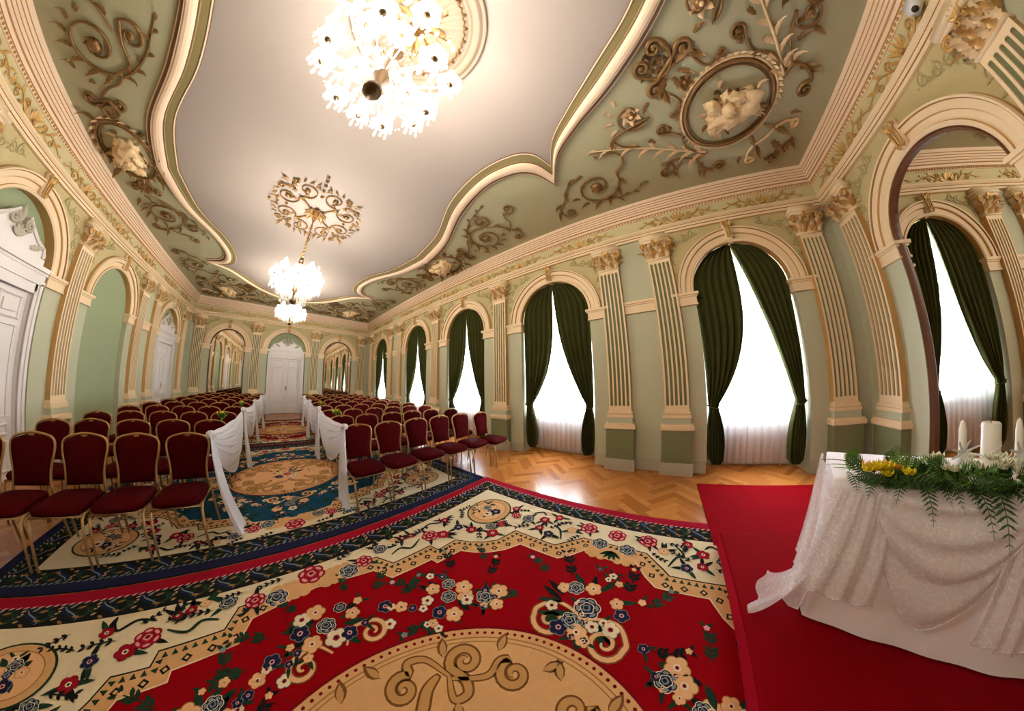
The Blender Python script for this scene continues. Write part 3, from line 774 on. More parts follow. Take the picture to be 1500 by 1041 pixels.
tag(sr, 'gilt relief with oval medallion in middle of the ceiling edge above the windows', 'plaster relief', 'side reliefs on the green ceiling')
tag(sr2, 'gilt relief with oval medallion in middle of the ceiling edge opposite the windows', 'plaster relief', 'side reliefs on the green ceiling')
def end_relief():
    mb = MB(); mb.sm = True
    for k in range(7): comma(mb, (0, -2.2), PI/2+(k-3)*.4, .34, .12, 1)
    for s in (-1, 1):
        f = lambda p: (p[0]*s, p[1])
        A = lambda a: a if s > 0 else PI-a
        vol(mb, f((.55, -2.25)), .26, A(PI*.8), -1.5*s, [f((.05, -2.35)), f((.18, -2.05)), f((.30, -1.98))], .02, mi=0)
        rosette(mb, f((.55, -2.25)), .12, 0)
        vol(mb, f((1.25, -2.42)), .2, A(-PI*.7), 1.4*s, [f((.78, -2.05)), f((.92, -2.3)), f((1.05, -2.48))], .018, mi=0)
        for x, y, a in ((.3, -2.0, .4), (.6, -1.95, 0), (.82, -2.2, -1), (1.0, -2.45, .2), (1.3, -2.2, 1.2), (.3, -2.5, -1.6), (.9, -2.6, -.6)): comma(mb, f((x, y)), A(a), .22, .085, 0)
    return mb.build('plaster_relief', [M['bronze'], M['ivory']], loc=CC)
er = end_relief(); er2 = er.copy(); COL.objects.link(er2); er2.scale = (1, -1, 1)
tag(er, 'gilt scroll relief on the ceiling over the altar', 'plaster relief', 'end reliefs on the green ceiling')
tag(er2, 'gilt scroll relief on the ceiling over the white door in the far wall', 'plaster relief', 'end reliefs on the green ceiling')

# ================================================================== CEILING ROSES
def fan_rose(loc, label):
    t = empty('ceiling_rose', loc); tag(t, label, 'ceiling rose', 'fan shaped ceiling roses')
    mb = MB(); mb.sm = True
    mb.lathe([(.46, -.012), (.47, -.035), (.49, -.04), (.50, -.028), (.52, -.03), (.545, -.055), (.575, -.055), (.59, -.03), (.605, -.03), (.615, -.042), (.63, -.04), (.64, 0)], n=64)
    mb.build('outer_ring', M['rose_plaster'], t)
    fn = MB(); fn.sm = True; n = 24; rows = []
    for r, hh in ((.06, .012), (.2, .016), (.36, .026), (.44, .022), (.462, .012)):
        rows.append([(r*(1+(.03*cos(j*2*PI/4) if r > .44 else 0))*cos(2*PI*j/(n*4)), r*sin(2*PI*j/(n*4)), -.006-hh*(.25+.75*abs(cos(PI*j/4)))) for j in range(n*4)])
    fn.grid(rows, cu=True); fn.build('fan_shell', M['rose_plaster'], t)
    sc_ = MB(); sc_.sm = True
    for k in range(n):
        a = 2*PI*k/n; b = 2*PI*(k+1)/n; m = (a+b)/2
        sc_.tube([(.452*cos(a), .452*sin(a), -.03), (.415*cos(a*.6+m*.4), .415*sin(a*.6+m*.4), -.036), (.43*cos(m), .43*sin(m), -.036), (.415*cos(b*.6+m*.4), .415*sin(b*.6+m*.4), -.036), (.452*cos(b), .452*sin(b), -.03)], .008, 4)
        sc_.tube([(.25*cos(a), .25*sin(a), -.018), (.44*cos(a), .44*sin(a), -.03)], .003, 3)
    sc_.build('scalloped_edge', M['bronze'], t)
    g = MB(); g.sm = True
    g.lathe([(0, -.09), (.02, -.088), (.03, -.07), (.045, -.065), (.055, -.045), (.075, -.04), (.085, -.015), (.09, 0)], n=20)
    for k in range(8):
        a = 2*PI*k/8+.2; d = (cos(a), sin(a), 0)
        g.leaf((.07*d[0], .07*d[1], -.02), d, DN_, .20, .085, .25)
        P = [(r*cos(a+.22), r*sin(a+.22), -.022) for r in (.08, .16, .24, .30)]
        g.tube(P, .006, 4)
        for r in (.17, .22, .27): g.leaf((r*cos(a+.22), r*sin(a+.22), -.02), (cos(a+.22+(.8 if r < .2 else -.8)), sin(a+.22+(.8 if r < .2 else -.8)), 0), DN_, .07, .035, .2, 2)
    g.build('rose_boss', M['bronze'], t)
    return t
def wreath_rose(loc, label):
    t = empty('ceiling_rose', loc); tag(t, label, 'ceiling rose')
    g = MB(); g.sm = True
    global P3
    old = P3; P3 = lambda x, y, h=0: V((x, y, -.006-h))
    rosette(g, (0, 0), .24, None, 8); rosette(g, (0, 0), .13, None, 6)
    g.build('rose_boss', M['bronze'], t)
    for q in range(4):
        w_ = MB(); w_.sm = True; a0 = q*PI/2+PI/4
        f = lambda r, a: (r*cos(a0+a)*(1 if q % 2 else 1), r*sin(a0+a)*1.05)
        A = lambda a: a0+a
        for s in (-1, 1):
            c = f(.60, .36*s)
            vol(w_, c, .20, A(PI+s*.8), -1.3*s, [f(.22, .05*s), f(.38, .02*s), f(.46, .10*s)], .013)
            for k in range(6):
                a = A(s*(-1.4+k*.55)); comma(w_, (c[0]+.19*cos(a), c[1]+.19*sin(a)), a+s*.8, .13, .055)
            vol(w_, f(.83, .18*s), .07, A(s*1.5), 1.3*s, [f(.66, .02*s), f(.76, .04*s)], .012)
            comma(w_, f(.40, .25*s), A(s*.4), .2, .07); comma(w_, f(.72, .62*s), A(s*1.1), .15, .06)
        comma(w_, f(.82, 0), A(0), .18, .09); comma(w_, f(.35, 0), A(0), .2, .08)
        w_.build('scroll_spray', M['bronze'], t)
    for a in range(4):
        d = a*PI/2
        for r in (.55, .72, .86, .98, 1.08):
            if a % 2 == 0 and r > .9 : continue
            l = MB(); l.sm = True
            l.sphere((r*cos(d), r*sin(d), -.02), .028 if r < 1 else .022, 6)
            comma(l, (r*cos(d)*.97, r*sin(d)*.97), d+(.7 if int(r*100) % 2 else -.7), .08, .04)
            l.build('bead_drop', M['bronze'], t)
    P3 = old
    return t
CHY = (.98, 4.55, 8.26)
fan_rose((0, CHY[0], ZC), 'round ceiling rose with fan shell behind the chandelier nearest the camera')
wreath_rose((0, CHY[1], ZC), 'open ceiling rose of bronze leaf scrolls above the middle chandelier')
fan_rose((0, CHY[2], ZC), 'round fan shell ceiling rose above the farthest chandelier')

# ================================================================== CHANDELIERS
def drop(mb, p, L, r=.012):
    x, y, z = p
    mb.lathe([(0, z), (r*.5, z-L*.15), (r, z-L*.65), (r*.6, z-L*.9), (0, z-L)], (x, y, 0), 6)
def chandelier(loc, label, ztop, zbot, R1, R2, narm, stem):
    """local z = 0 at the ceiling; ztop/zbot negative"""
    t = empty('chandelier', loc); tag(t, label, 'chandelier', 'crystal chandeliers on the ceiling')
    st = MB(); st.sm = True; st.lathe([(0, 0), (.07, 0), (.06, -.05), (.02, -.09), (.012, -.12)], n=14)
    if stem:
        st.lathe([(.012, -.1), (.012, ztop)], n=8)
        for k in range(12): st.sphere((0, 0, -.14+(ztop+.16)*k/11), .022, 8, sz=1.2)
    else: st.lathe([(.010, -.1), (.010, ztop)], n=8)
    st.build('hanging_rod', M['brass'], t)
    H = ztop-zbot
    bd = MB(); bd.sm = True
    bd.lathe([(0, ztop), (.03, ztop-.02), (.05, ztop-.10*H), (.02, ztop-.25*H), (.045, ztop-.45*H), (.02, ztop-.55*H), (.06, ztop-.7*H), (.03, ztop-.78*H), (.035, zbot+.10), (.062, zbot+.06), (.058, zbot+.03), (.03, zbot+.008), (0, zbot)], n=16)
    bd.build('metal_body', M['bronze_metal'], t)
    for tier, (R, zz, n, off) in enumerate(((R1, zbot+H*.42, narm, 0), (R2, zbot+H*.66, narm//2, .3))):
        for k in range(n):
            a = 2*PI*k/n+off; d = V((cos(a), sin(a), 0)); rr = R*(1 if k % 2 else .84); z1 = zz+(.06 if k % 2 else -.06)
            am = MB(); am.sm = True
            P = crom([d*.04+V((0, 0, zz-.02)), d*(rr*.4)+V((0, 0, zz-.13)), d*(rr*.8)+V((0, 0, z1-.12)), d*rr+V((0, 0, z1-.02))], 6)
            am.tube(P, .006, 6); arm = am.build('arm', M['frosted'], t)
            dish = MB(); dish.sm = True; c = d*rr
            dish.lathe([(.012, z1-.02), (.04, z1-.016), (.074, z1+.014), (.078, z1+.022), (.04, z1-.004), (.012, z1)], (c.x, c.y, 0), 18, wob=lambda j: 1+.10*cos(j*2*PI/3))
            cap = MB(); cap.sm = True; cap.lathe([(0, z1-.045), (.010, z1-.04), (.014, z1-.03), (.024, z1-.022), (.012, z1-.014)], (c.x, c.y, 0), 10); cap.build('arm_cap', M['bronze_metal'], arm)
            for j in range(10):
                b = 2*PI*j/10; drop(dish, (c.x+.072*cos(b), c.y+.072*sin(b), z1+.014), .11 if j % 2 else .07, .014)
            dish.build('crystal_dish', M['frosted'], arm)
            bl = MB(); bl.sm = True
            bl.lathe([(0, z1), (.010, z1), (.010, z1+.035)], (c.x, c.y, 0), 8, 1)
            bl.lathe([(.011, z1+.035), (.026, z1+.055), (.030, z1+.075), (.022, z1+.10), (.008, z1+.125), (0, z1+.13)], (c.x, c.y, 0), 10, 0)
            bl.build('bulb', [M['bulb'], M['wax']], arm)
    cr_ = MB(); cr_.sm = True; rnd = random.Random(int(loc[1]*10))
    for k in range(190):
        a = rnd.uniform(0, 2*PI); r = R1*math.sqrt(rnd.uniform(.02, 1.02)); zb = zbot+H*(.08+.30*(r/R1)**2)
        z = zb+rnd.uniform(0, .30)*H; drop(cr_, (r*cos(a), r*sin(a), z+.06), rnd.uniform(.06, .12), .016)
        if k % 2 == 0: cr_.sphere((r*cos(a), r*sin(a), z+.07), .016, 6)
    cr_.build('crystal_drops', M['crystal'], t)['kind'] = 'stuff'
    ga = MB(); ga.sm = True
    for k in range(narm):
        a = 2*PI*k/narm; b = 2*PI*(k+1)/narm
        for i in range(9):
            s = i/8; r = R1*.9; z = zbot+H*.45-.10*sin(PI*s)
            ga.sphere((r*cos(a+(b-a)*s), r*sin(a+(b-a)*s), z), .0095, 6)
            ga.sphere((R1*.9*(1-s)*cos(a)+.05*s*cos(a), R1*.9*(1-s)*sin(a)+.05*s*sin(a), zbot+H*.45+s*H*.45-.07*sin(PI*s)), .008, 6)
    ga.build('bead_garland', M['crystal'], t)['kind'] = 'stuff'
    if stem:
        sk = MB(); sk.sm = True
        for q in range(3):
            for k in range(30):
                a = 2*PI*k/30+q*.1; r = R1*(.95-.22*q); z = zbot+H*(.46-.14*q); drop(sk, (r*cos(a), r*sin(a), z), .15, .011)
        sk.build('crystal_skirt', M['crystal'], t)['kind'] = 'stuff'
    return t
chandelier((0, CHY[0], ZC), 'crystal chandelier nearest the camera below the fan rose', -.72, -1.50, .44, .27, 12, False)
chandelier((0, CHY[1], ZC), 'crystal chandelier hanging on a beaded rod below the leaf scroll rose', -.98, -1.86, .42, .26, 12, True)
chandelier((0, CHY[2], ZC), 'farthest crystal chandelier hanging before the white door', -.72, -1.50, .44, .27, 12, False)

# ================================================================== CURTAINS
ORD = ['farthest window', 'fourth window from the altar', 'third window from the altar', 'second window from the altar', 'window nearest the altar']
def drape_mesh(side, p_in, seed):
    """green velvet half curtain; local x along wall, y into the wall; side -1/+1"""
    rnd = random.Random(seed); mb = MB(); mb.sm = True
    r = RW-.001; zt, zk, zb = ZS+r-.005, .98, .12
    rows = []; nz, ns = 46, 40; folds = 6
    ph = [rnd.uniform(0, 6) for _ in range(3)]
    for i in range(nz+1):
        t = i/nz; z = zt+(zb-zt)*(t**.96)
        uo = math.sqrt(max(0, r*r-(z-ZS)**2)) if z > ZS else r
        if z > zk:
            p = (zt-z)/(zt-zk)
            e = .50*(p**p_in)+.0
            ui = -.035+(r-.19+.035)*(p**p_in) if p < 1 else r-.19
            ui = min(ui, uo-.02*(1-p)-.10*p)
            ui = .002+.013*min(1, p*5)+(r-.170)*(p**p_in)
            out = uo-.035*p
        else:
            q = (zk-z)/(zk-zb); ui = (r-.19)-.10*sin(min(1, q*1.5)*PI/2)+.05*max(0, q-.7); out = r-.05+.03*sin(q*PI)
            if q > .93: k2 = (q-.93)/.07; ui += .05*k2*k2; out -= .05*k2*k2
        if out < ui+.005: ui = out-.005
        wdt = out-ui
        pinch = max(.25, min(1, wdt/.5))
        amp = (.028+.02*t)*(.35+.65*min(1, wdt/.35))
        row = []
        for j in range(ns+1):
            s = j/ns; x = ui+wdt*s
            y = .085+amp*(sin(2*PI*folds*s+ph[0]+.8*sin(t*3+ph[1]))+.35*sin(2*PI*folds*2.1*s+ph[2]))
            if z < zk+.1: y += .03*sin(PI*s)*-1
            row.append((side*x, max(.012, y), z))
        rows.append(row)
    mb.grid(rows)
    return mb
def tieback(side):
    mb = MB(); mb.sm = True; r = RW
    P = [(side*(r-.03), .06, 1.02), (side*(r-.10), .02, .985), (side*(r-.17), .04, .97), (side*(r-.19), .10, .97), (side*(r-.12), .15, .985), (side*(r-.03), .14, 1.02)]
    mb.tube(crom(P, 5), .013, 6); mb.sphere((side*(r-.015), .13, 1.03), .022, 8); return mb
def sheer_mesh(seed):
    rnd = random.Random(seed); mb = MB(); mb.sm = True; r = RW-.012; zt, zb = ZS+r-.03, .10
    rows = []; n = 84
    for i in range(31):
        z = zt+(zb-zt)*i/30; h = math.sqrt(max(.0004, r*r-(z-ZS)**2)) if z > ZS else r-.01
        rows.append([(-h+2*h*j/n, .205+.016*sin(j*PI/3.0+.4*sin(i*.2))+.007*sin(j*1.9+1), z+(.012*sin(j*.9) if i == 30 else 0)) for j in range(n+1)])
    mb.grid(rows); return mb
dl = drape_mesh(-1, 3.4, 1).build('velvet_drape', M['velvet']); dr = drape_mesh(1, 2.4, 2).build('velvet_drape', M['velvet'])
tl = tieback(-1).build('tieback', M['velvet']); tr = tieback(1).build('tieback', M['velvet'])
dr5 = drape_mesh(1, 1.15, 4)
sh = sheer_mesh(3).build('sheer_curtain', M['sheer'])
def radiator():
    t = empty('radiator'); mb = MB(); mb.sm = False
    n = 11
    for k in range(n):
        x = -.52+k*1.04/(n-1); mb.box(x-.036, x+.036, .335, .425, .10, .70)
    b = mb.build('radiator_fins', M['radiator'], t)
    p = MB(); p.box(-.54, .54, .36, .40, .64, .67); p.box(-.54, .54, .36, .40, .13, .16)
    for x in (-.5, .5): p.box(x-.012, x+.012, .37, .39, 0, .12)
    p.build('radiator_pipes', M['radiator'], t); return t
rad = radiator()
first = True
for i, y in enumerate(WY):
    for proto, pt, side, nm in ((dl, tl, -1, 'right'), (dr, tr, 1, 'left')):
        c = empty('curtain', on_wall('right', y), WALLROT['right'])
        # side -1 in wall frame (local -x) lies towards +y, i.e. the left as seen from the room
        nm2 = 'left' if side < 0 else 'right'
        tag(c, 'green velvet curtain tied back on the %s of the %s' % (nm2, ORD[i]), 'curtain', 'green velvet curtains')
        for q in (proto, pt):
            if q is dr and i == 4: q = dr5.build('velvet_drape', M['velvet'])
            elif i: q = q.copy(); COL.objects.link(q)
            q.parent = c
    s = sh if i == 0 else sh.copy()
    if i: COL.objects.link(s)
    s.location = on_wall('right', y); s.rotation_euler = (0, 0, WALLROT['right'])
    tag(s, 'sheer white net curtain hanging in the '+ORD[i], 'net curtain', 'white net curtains')
    rd = inst(rad, on_wall('right', y), WALLROT['right'])
    tag(rd, 'radiator behind the net curtain of the '+ORD[i], 'radiator', 'radiators under the windows')
# ================================================================== BANQUET CHAIRS
def make_chair():
    t = empty('banquet_chair'); s2 = .205
    se = MB(); se.sm = True                     # domed cushion
    rows = []
    for k, (g, z) in enumerate(((.90, .405), (1.0, .42), (1.02, .445), (.97, .47), (.80, .485), (.4, .492), (.02, .494))):
        pts = []
        for i in range(28):
            a = 2*PI*i/28; ca, sa = cos(a), sin(a); e = .45
            x = abs(ca)**e*(1 if ca > 0 else -1)*(.204-.010*(sa > 0)); y = abs(sa)**e*(1 if sa > 0 else -1)*.225-.015
            pts.append((x*g, y*g, z))
        rows.append(pts)
    se.grid(rows, cu=True); se.fi(list(range(28))[::-1]); se.build('seat', M['red_velvet'], t)
    # back: waisted with rounded crest; leans back a little
    def outline(w):
        H = []
        for z, x in ((.50, .165), (.58, .162), (.66, .170), (.74, .186), (.80, .194), (.85, .190), (.885, .165), (.905, .12), (.918, .06), (.925, 0)): H.append((x, z))
        H = [(x-w if x > w else x*.0, z-(w if z > .87 else 0)) for x, z in H]
        P = H+[(-x, z) for x, z in H[::-1][1:]]
        return [(p.x, p.y) for p in crom([(x, z, 0) for x, z in P], 3)]
    lean = lambda z: .225+(z-.45)*.14
    bk = MB(); bk.sm = True; O = outline(.012); cx = [(x*.80, .50+(z-.50)*.86+.03) for x, z in O]; c2 = [(x*.3, .70+(z-.70)*.3) for x, z in O]
    for sg, d0, d1 in ((-1, .008, .036), (1, .008, .02)):
        bk.grid([[(x, lean(z), z) for x, z in O], [(x*.985, lean(z)+sg*d0*1.5, z) for x, z in O], [(x, lean(z)+sg*d1, z) for x, z in cx], [(x, lean(z)+sg*(d1+.006), z) for x, z in c2], [(x*.02, lean(.7)+sg*(d1+.007), .7) for x, z in c2]], cu=True)
    bk.build('backrest', M['red_velvet'], t)
    fr = MB(); fr.sm = True; O2 = outline(0)
    fr.tube([(.180, lean(.40), .40)]+[(x, lean(z), z) for x, z in O2]+[(-.180, lean(.40), .40)], .0115, 6)
    fr.tube([(-.168, lean(.52), .515), (.168, lean(.52), .515)], .009, 5)
    fr.build('back_frame', M['chair_gold'], t)
    hd = MB(); hd.box(-.022, .022, lean(.9)-.022, lean(.9)+.014, .895, .913); hd.build('grip', M['chair_gold'], t)
    sf = MB(); sf.sm = True
    sf.tube([(-.19, -.215, .40), (.19, -.215, .40), (.19, .20, .40), (-.19, .20, .40)], .011, 6, closed=True); sf.build('seat_frame', M['chair_gold'], t)
    for sx in (-1, 1):
        l = MB(); l.sm = True; l.tube([(sx*.192, -.06, .405), (sx*.196, -.17, .40), (sx*.198, -.215, .37), (sx*.198, -.232, .25), (sx*.202, -.245, 0)], [.011, .012, .0125, .0115, .0105], 6); l.build('leg', M['chair_gold'], t)
        l = MB(); l.sm = True; l.tube([(sx*.182, .235, .43), (sx*.186, .24, .38), (sx*.190, .265, .25), (sx*.196, .315, 0)], [.0115, .012, .0115, .0105], 6); l.build('leg', M['chair_gold'], t)
    return t
chair = make_chair()
ORDN = ['first', 'second', 'third', 'fourth', 'fifth', 'sixth', 'seventh', 'eighth', 'ninth', 'tenth']
rnd = random.Random(11)
LX = [-.93, -1.385, -1.835, -2.29, -2.74]
RX = [.87, 1.31, 1.76, 2.19, 2.61, 3.04]
RDY = [0, -.01, -.01, -.03, -.08, -.16]
RROT = [.0, .01, .01, .03, .05, .07]
for row in range(10):
    y = 2.86+.925*row
    for side, xs in (('left', LX), ('right', RX)):
        for k, x in enumerate(xs):
            j = 0 if row == 0 else 1
            dx, dy, rz = rnd.uniform(-.006, .006)*j, rnd.uniform(-.02, .02)*j, rnd.uniform(-.012, .012)*j
            if side == 'right':
                dy += RDY[k]*(1 if row < 2 else .3); rz += RROT[k]*(1 if row < 2 else .3)
            c = inst(chair, (x+dx, y+dy, .0186 if (abs(x) < 2.63 and row < 9) else .001), rz)
            place = 'next to the aisle' if k == 0 else ('at the outer end' if k == len(xs)-1 else ORDN[k]+' from the aisle')
            rw = 'front row' if row == 0 else ('back row' if row == 9 else ORDN[row]+' row from front')
            tag(c, 'red velvet chair %s, %s, %s of aisle' % (place, rw, side), 'chair', 'banquet chairs in rows %s of the aisle' % side)

# ================================================================== AISLE DRAPES
ROWY = [2.86+.925*k+.30 for k in range(10)]
AT = [ROWY[0]-.34, ROWY[2]-.02, ROWY[4], ROWY[6], ROWY[8]]
def aisle_drape(sx, k, label):
    x = .66*sx; y0, y1 = AT[k]+.0, AT[k+1]-.12; t = empty('aisle_drape', (x, y0, 0)); tag(t, label, 'drape', 'white drapes along the aisle')
    L = y1-y0; sw = MB(); sw.sm = True; rows = []; nt, ns = 40, 36
    for i in range(nt+1):
        q = i/nt; row = []
        for j in range(ns+1):
            s = j/ns; e = sin(PI*min(1, max(0, s)))**.75
            top = 1.0-.03*sin(PI*s)
            drop_ = (.10+.52*e)*q
            rip = .034*abs(sin(PI*(5.5*q**.9+.30*s)+k))*e+.012*sin(2*PI*12*q+3*s)*e
            row.append((sx*-.02-sx*(.05*sin(PI*q)*e+rip), s*L, top-drop_+.006*sin(19*s+8*q)*e))
        rows.append(row)
    sw.grid(rows); sw.build('swag', M['drape'], t)
    # pleated tail falling to the floor from the front attachment
    tl_ = MB(); tl_.sm = True; rows = []; n = 26
    for i in range(25):
        q = i/24; z = .995-(.955)*q; wd = .05+.11*q**.7; row = []
        off = -.05*q*sx+(.10*q*q*(-1 if k == 0 and sx < 0 else 0))*sx
        for j in range(n+1):
            s = j/n-.5
            row.append((-sx*.03+off+.022*(.3+q)*sin(j*1.35+q)+.008*sin(j*3.1), (s*2*wd)+(.04*q if k == 0 else 0), z+.01*sin(j)*(i == 24)))
        rows.append(row)
    tl_.grid(rows); tl_.build('tail', M['drape'], t)
    kn = MB(); kn.sm = True; kn.sphere((-sx*.02, 0, .985), .045, 10, sx=1, sy=1.2, sz=.8)
    for a in range(5): kn.tube(crom([(-sx*.02, -.03+.015*a, 1.01), (-sx*.065, -.03+.015*a, .98), (-sx*.03, -.03+.015*a, .94)], 3), .008, 5)
    kn.build('knot', M['drape'], t)
    return t
SEG = ['nearest the camera', 'second from the camera', 'third from the camera', 'nearest the white far door']
for sx, nm in ((-1, 'left'), (1, 'right')):
    for k in range(4): aisle_drape(sx, k, 'white swagged drape on the %s side of the aisle, %s' % (nm, SEG[k]))
def posy(loc, label, seed, s=1.):
    t = empty('flower_posy', loc); tag(t, label, 'flowers', 'posies on the aisle chairs'); rnd = random.Random(seed)
    lf = MB(); lf.sm = True
    for k in range(26):
        a = rnd.uniform(0, 2*PI); e = rnd.uniform(-.2, 1.1); d = (cos(a)*cos(e), sin(a)*cos(e), sin(e)); lf.leaf((0, 0, .01), d, (0, 0, 1) if abs(d[2]) < .8 else (1, 0, 0), rnd.uniform(.07, .13)*s, .035*s, .2)
    lf.tube([(0, 0, .03), (0, -.01, -.06)], .012, 6); lf.build('leaves', M['fern'], t)
    fl = MB(); fl.sm = True
    for k in range(9):
        a = rnd.uniform(0, 2*PI); r = rnd.uniform(0, .055)*s; c = (r*cos(a), r*sin(a), .07*s+rnd.uniform(-.02, .02))
        for j in range(6): b = j*PI/3; fl.leaf(c, (cos(b), sin(b), .5), (0, 0, 1), .03*s, .022*s, .5, 1)
    fl.build('blossoms', M['yellow'], t)
    return t
posy((-.80, ROWY[1]+.03, .955), 'yellow and green flower posy on second row chair left of the aisle', 1, .9)
posy((.80, ROWY[1]+.03, .955), 'yellow and green flower posy on second row chair right of the aisle', 2, .9)
posy((-.80, ROWY[3]+.03, .955), 'small green posy on fourth row chair left of the aisle', 3, .8)
posy((.80, ROWY[3]+.03, .955), 'small green posy on fourth row chair right of the aisle', 4, .8)

# ================================================================== DAIS AND RED CARPET
DX, DY, DZ = 2.13, -.57, .16
st_ = empty('stage_platform', (0, 0, .001)); tag(st_, 'low platform covered in dark red carpet under the altar table', 'platform')
def ins(d): return [(-HW+.9+d, YN+.04), (DX-d, YN+.04), (DX-d, DY-d), (-HW+.9+d, DY-d)]
b = .012
ds = MB(); ix = ds.grid([[(x, y, DZ-b) for x, y in ins(-.002)], [(x, y, DZ-b*.3) for x, y in ins(b*.3)], [(x, y, DZ) for x, y in ins(b)]], cu=True); ds.fi(ix[-1]); ds.build('top_carpet', M['red_carpet'], st_)
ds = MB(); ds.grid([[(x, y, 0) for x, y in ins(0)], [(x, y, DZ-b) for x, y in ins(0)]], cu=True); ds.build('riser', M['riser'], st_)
rc = MB(); rc.box(DX+.002, 3.45, YN+.3, -.545, 0, .016); tag(rc.build('red_carpet', M['red_carpet'], loc=(0, 0, .001)), 'plain dark red carpet on the floor between the platform and the window', 'carpet')

# ================================================================== ALTAR TABLE
TZ = .79
UX = V((-.46, -.888, 0)); VX = V((.888, -.46, 0))
T0 = V((1.335, -.905, DZ+.001))
ang = math.atan2(UX.y, UX.x)
TL, TD = 1.62, .50
def TW(u, v, z): return T0+UX*u+VX*v+V((0, 0, z))
t = empty('altar_table', (T0.x, T0.y, T0.z), ang); tag(t, 'narrow altar table hidden under a white cloth on the red platform', 'table')
# local frame of the table: +x along the front edge, back edge at +y (UX rotated by +90 degrees = VX)
tp = MB(); tp.box(.02, TL-.02, .02, TD-.02, TZ-.035, TZ-.006); tp.build('tabletop', M['frame_wood'], t)
for x in (.07, TL-.07):
    for y in (.07, TD-.07):
        lg = MB(); lg.box(x-.025, x+.025, y-.025, y+.025, 0, TZ-.035); lg.build('leg', M['frame_wood'], t)
tb = empty('tablecloth', (T0.x, T0.y, T0.z), ang); tag(tb, 'plain white cloth covering the altar table down to the platform', 'tablecloth')
c = MB(); c.sm = True
def ring(off, n=200):
    """points around the table edge with outward normals"""
    per = 2*(TL+TD); out = []
    for i in range(n):
        s = per*i/n
        if s < TL: p, nrm = (s, 0), (0, -1)
        elif s < TL+TD: p, nrm = (TL, s-TL), (1, 0)
        elif s < 2*TL+TD: p, nrm = (TL-(s-TL-TD), TD), (0, 1)
        else: p, nrm = (0, TD-(s-2*TL-TD)), (-1, 0)
        out.append((p, nrm, s))
    return out
rows = []
RG = ring(0)
for k, q in enumerate((0, .01, .04, .15, .3, .45, .6, .75, .9, 1.0)):
    row = []
    for p, nn, s in RG:
        o = .004+.012*q+(.006*q*sin(s*9.)+.005*q*sin(s*23+1))
        z = TZ+.001-(TZ-.012-.012*sin(s*4)*0)*q
        row.append((p[0]+nn[0]*o, p[1]+nn[1]*o, z))
    rows.append(row)
ix = c.grid(rows, cu=True); c.fi(ix[0]); c.build('cloth', M['cloth'], tb)
lc = empty('lace_overlay', (T0.x, T0.y, T0.z), ang); tag(lc, 'sheer white lace overlay gathered in swags over the altar tablecloth', 'lace cloth')
G = [.17, .745, 1.32]
def lace_swag(a, b, name, dp=.50, yo=0):
    m = MB(); m.sm = True; rows = []; n, k = 44, 34
    for i in range(k+1):
        q = i/k; row = []
        for j in range(n+1):
            s = j/n; e = sin(PI*s)**.8; x = a+(b-a)*s
            z = TZ-.015-q*(.09+dp*e)-.02*e
            y = -.045+yo-.035*sin(PI*q)*e-.013*e*sin(2*PI*(2.6*q**.8+.25*s))-.016*q
            row.append((x+.012*sin(7*q+5*s)*e, y, z))
        rows.append(row)
    m.grid(rows)
    m.tube([(r[0], r[1]-.002, r[2]) for r in rows[-1]], .004, 4)
    return m.build(name, M['lace'], lc)
for a, b_ in zip(G, G[1:]): lace_swag(a, b_, 'lace_swag'); lace_swag(a, b_, 'lace_swag', .26, -.022)
def lace_tail(u, w0, w1, L, name, dx=0, yy=-.06):
    m = MB(); m.sm = True; rows = []; n = 30
    for i in range(23):
        q = i/22; w_ = w0+(w1-w0)*q**.8
        rows.append([(u+dx*q+w_*(j/n-.5), yy-.02*q-.013*(.5+q)*sin(j*.7+.8*q+u*9)-.005*sin(j*1.9)-.03*sin(PI*j/n), TZ-.02-L*q-(.04*abs(sin(j*.35)) if i == 22 else 0)) for j in range(n+1)])
    m.grid(rows); m.tube(rows[-1], .004, 4); return m.build(name, M['lace'], lc)
lace_tail(G[0]-.04, .22, .36, .50, 'lace_tail', -.05); lace_tail(G[1], .10, .26, .55, 'lace_tail', .03); lace_tail(G[2], .10, .24, .5, 'lace_tail', 0)
# left end: lace falls over the end of the table and trails out on the platform
m = MB(); m.sm = True; rows = []; n = 40
for i in range(25):
    q = i/24; row = []
    for j in range(n+1):
        s = j/n                                     # 0 = front gather, 1 = back corner
        if s < .25: px, py = .15*(1-s/.25), -.03
        else: px, py = -.03, -.03+(s-.25)/.75*(TD+.02)
        z = TZ+.004-q*(TZ-.10 if s > .2 else (TZ-.28))-.02*sin(PI*s)
        fl_ = .055*q**.6+.05*q**3*math.exp(-((s-.35)/.2)**2)
        nx, ny = (-1, -.2) if s > .25 else (-.5, -1)
        rip = .012*(.3+q)*sin(j*.8+q)
        row.append((px+nx*(fl_+rip), py+ny*(fl_*.3+rip*.5)-.02, z))
    rows.append(row)
m.grid(rows); m.tube(rows[-1], .004, 4); m.build('lace_side', M['lace'], lc)
m = MB(); m.sm = True; rows = []
for i in range(13):
    q = i/12
    rows.append([(-.05-.20*q-.02*sin(j*.7)*q, -.03+(.10+.10*q)*(j/16-.5)*1.6+.02*q, .30*(1-q)**1.5+.012+.07*q*max(0, (j-9)/7)+.012*abs(sin(j*.9))*(1-q*.5)) for j in range(17)])
m.grid(rows); m.tube(rows[-1], .004, 4); m.build('lace_corner', M['lace'], lc)

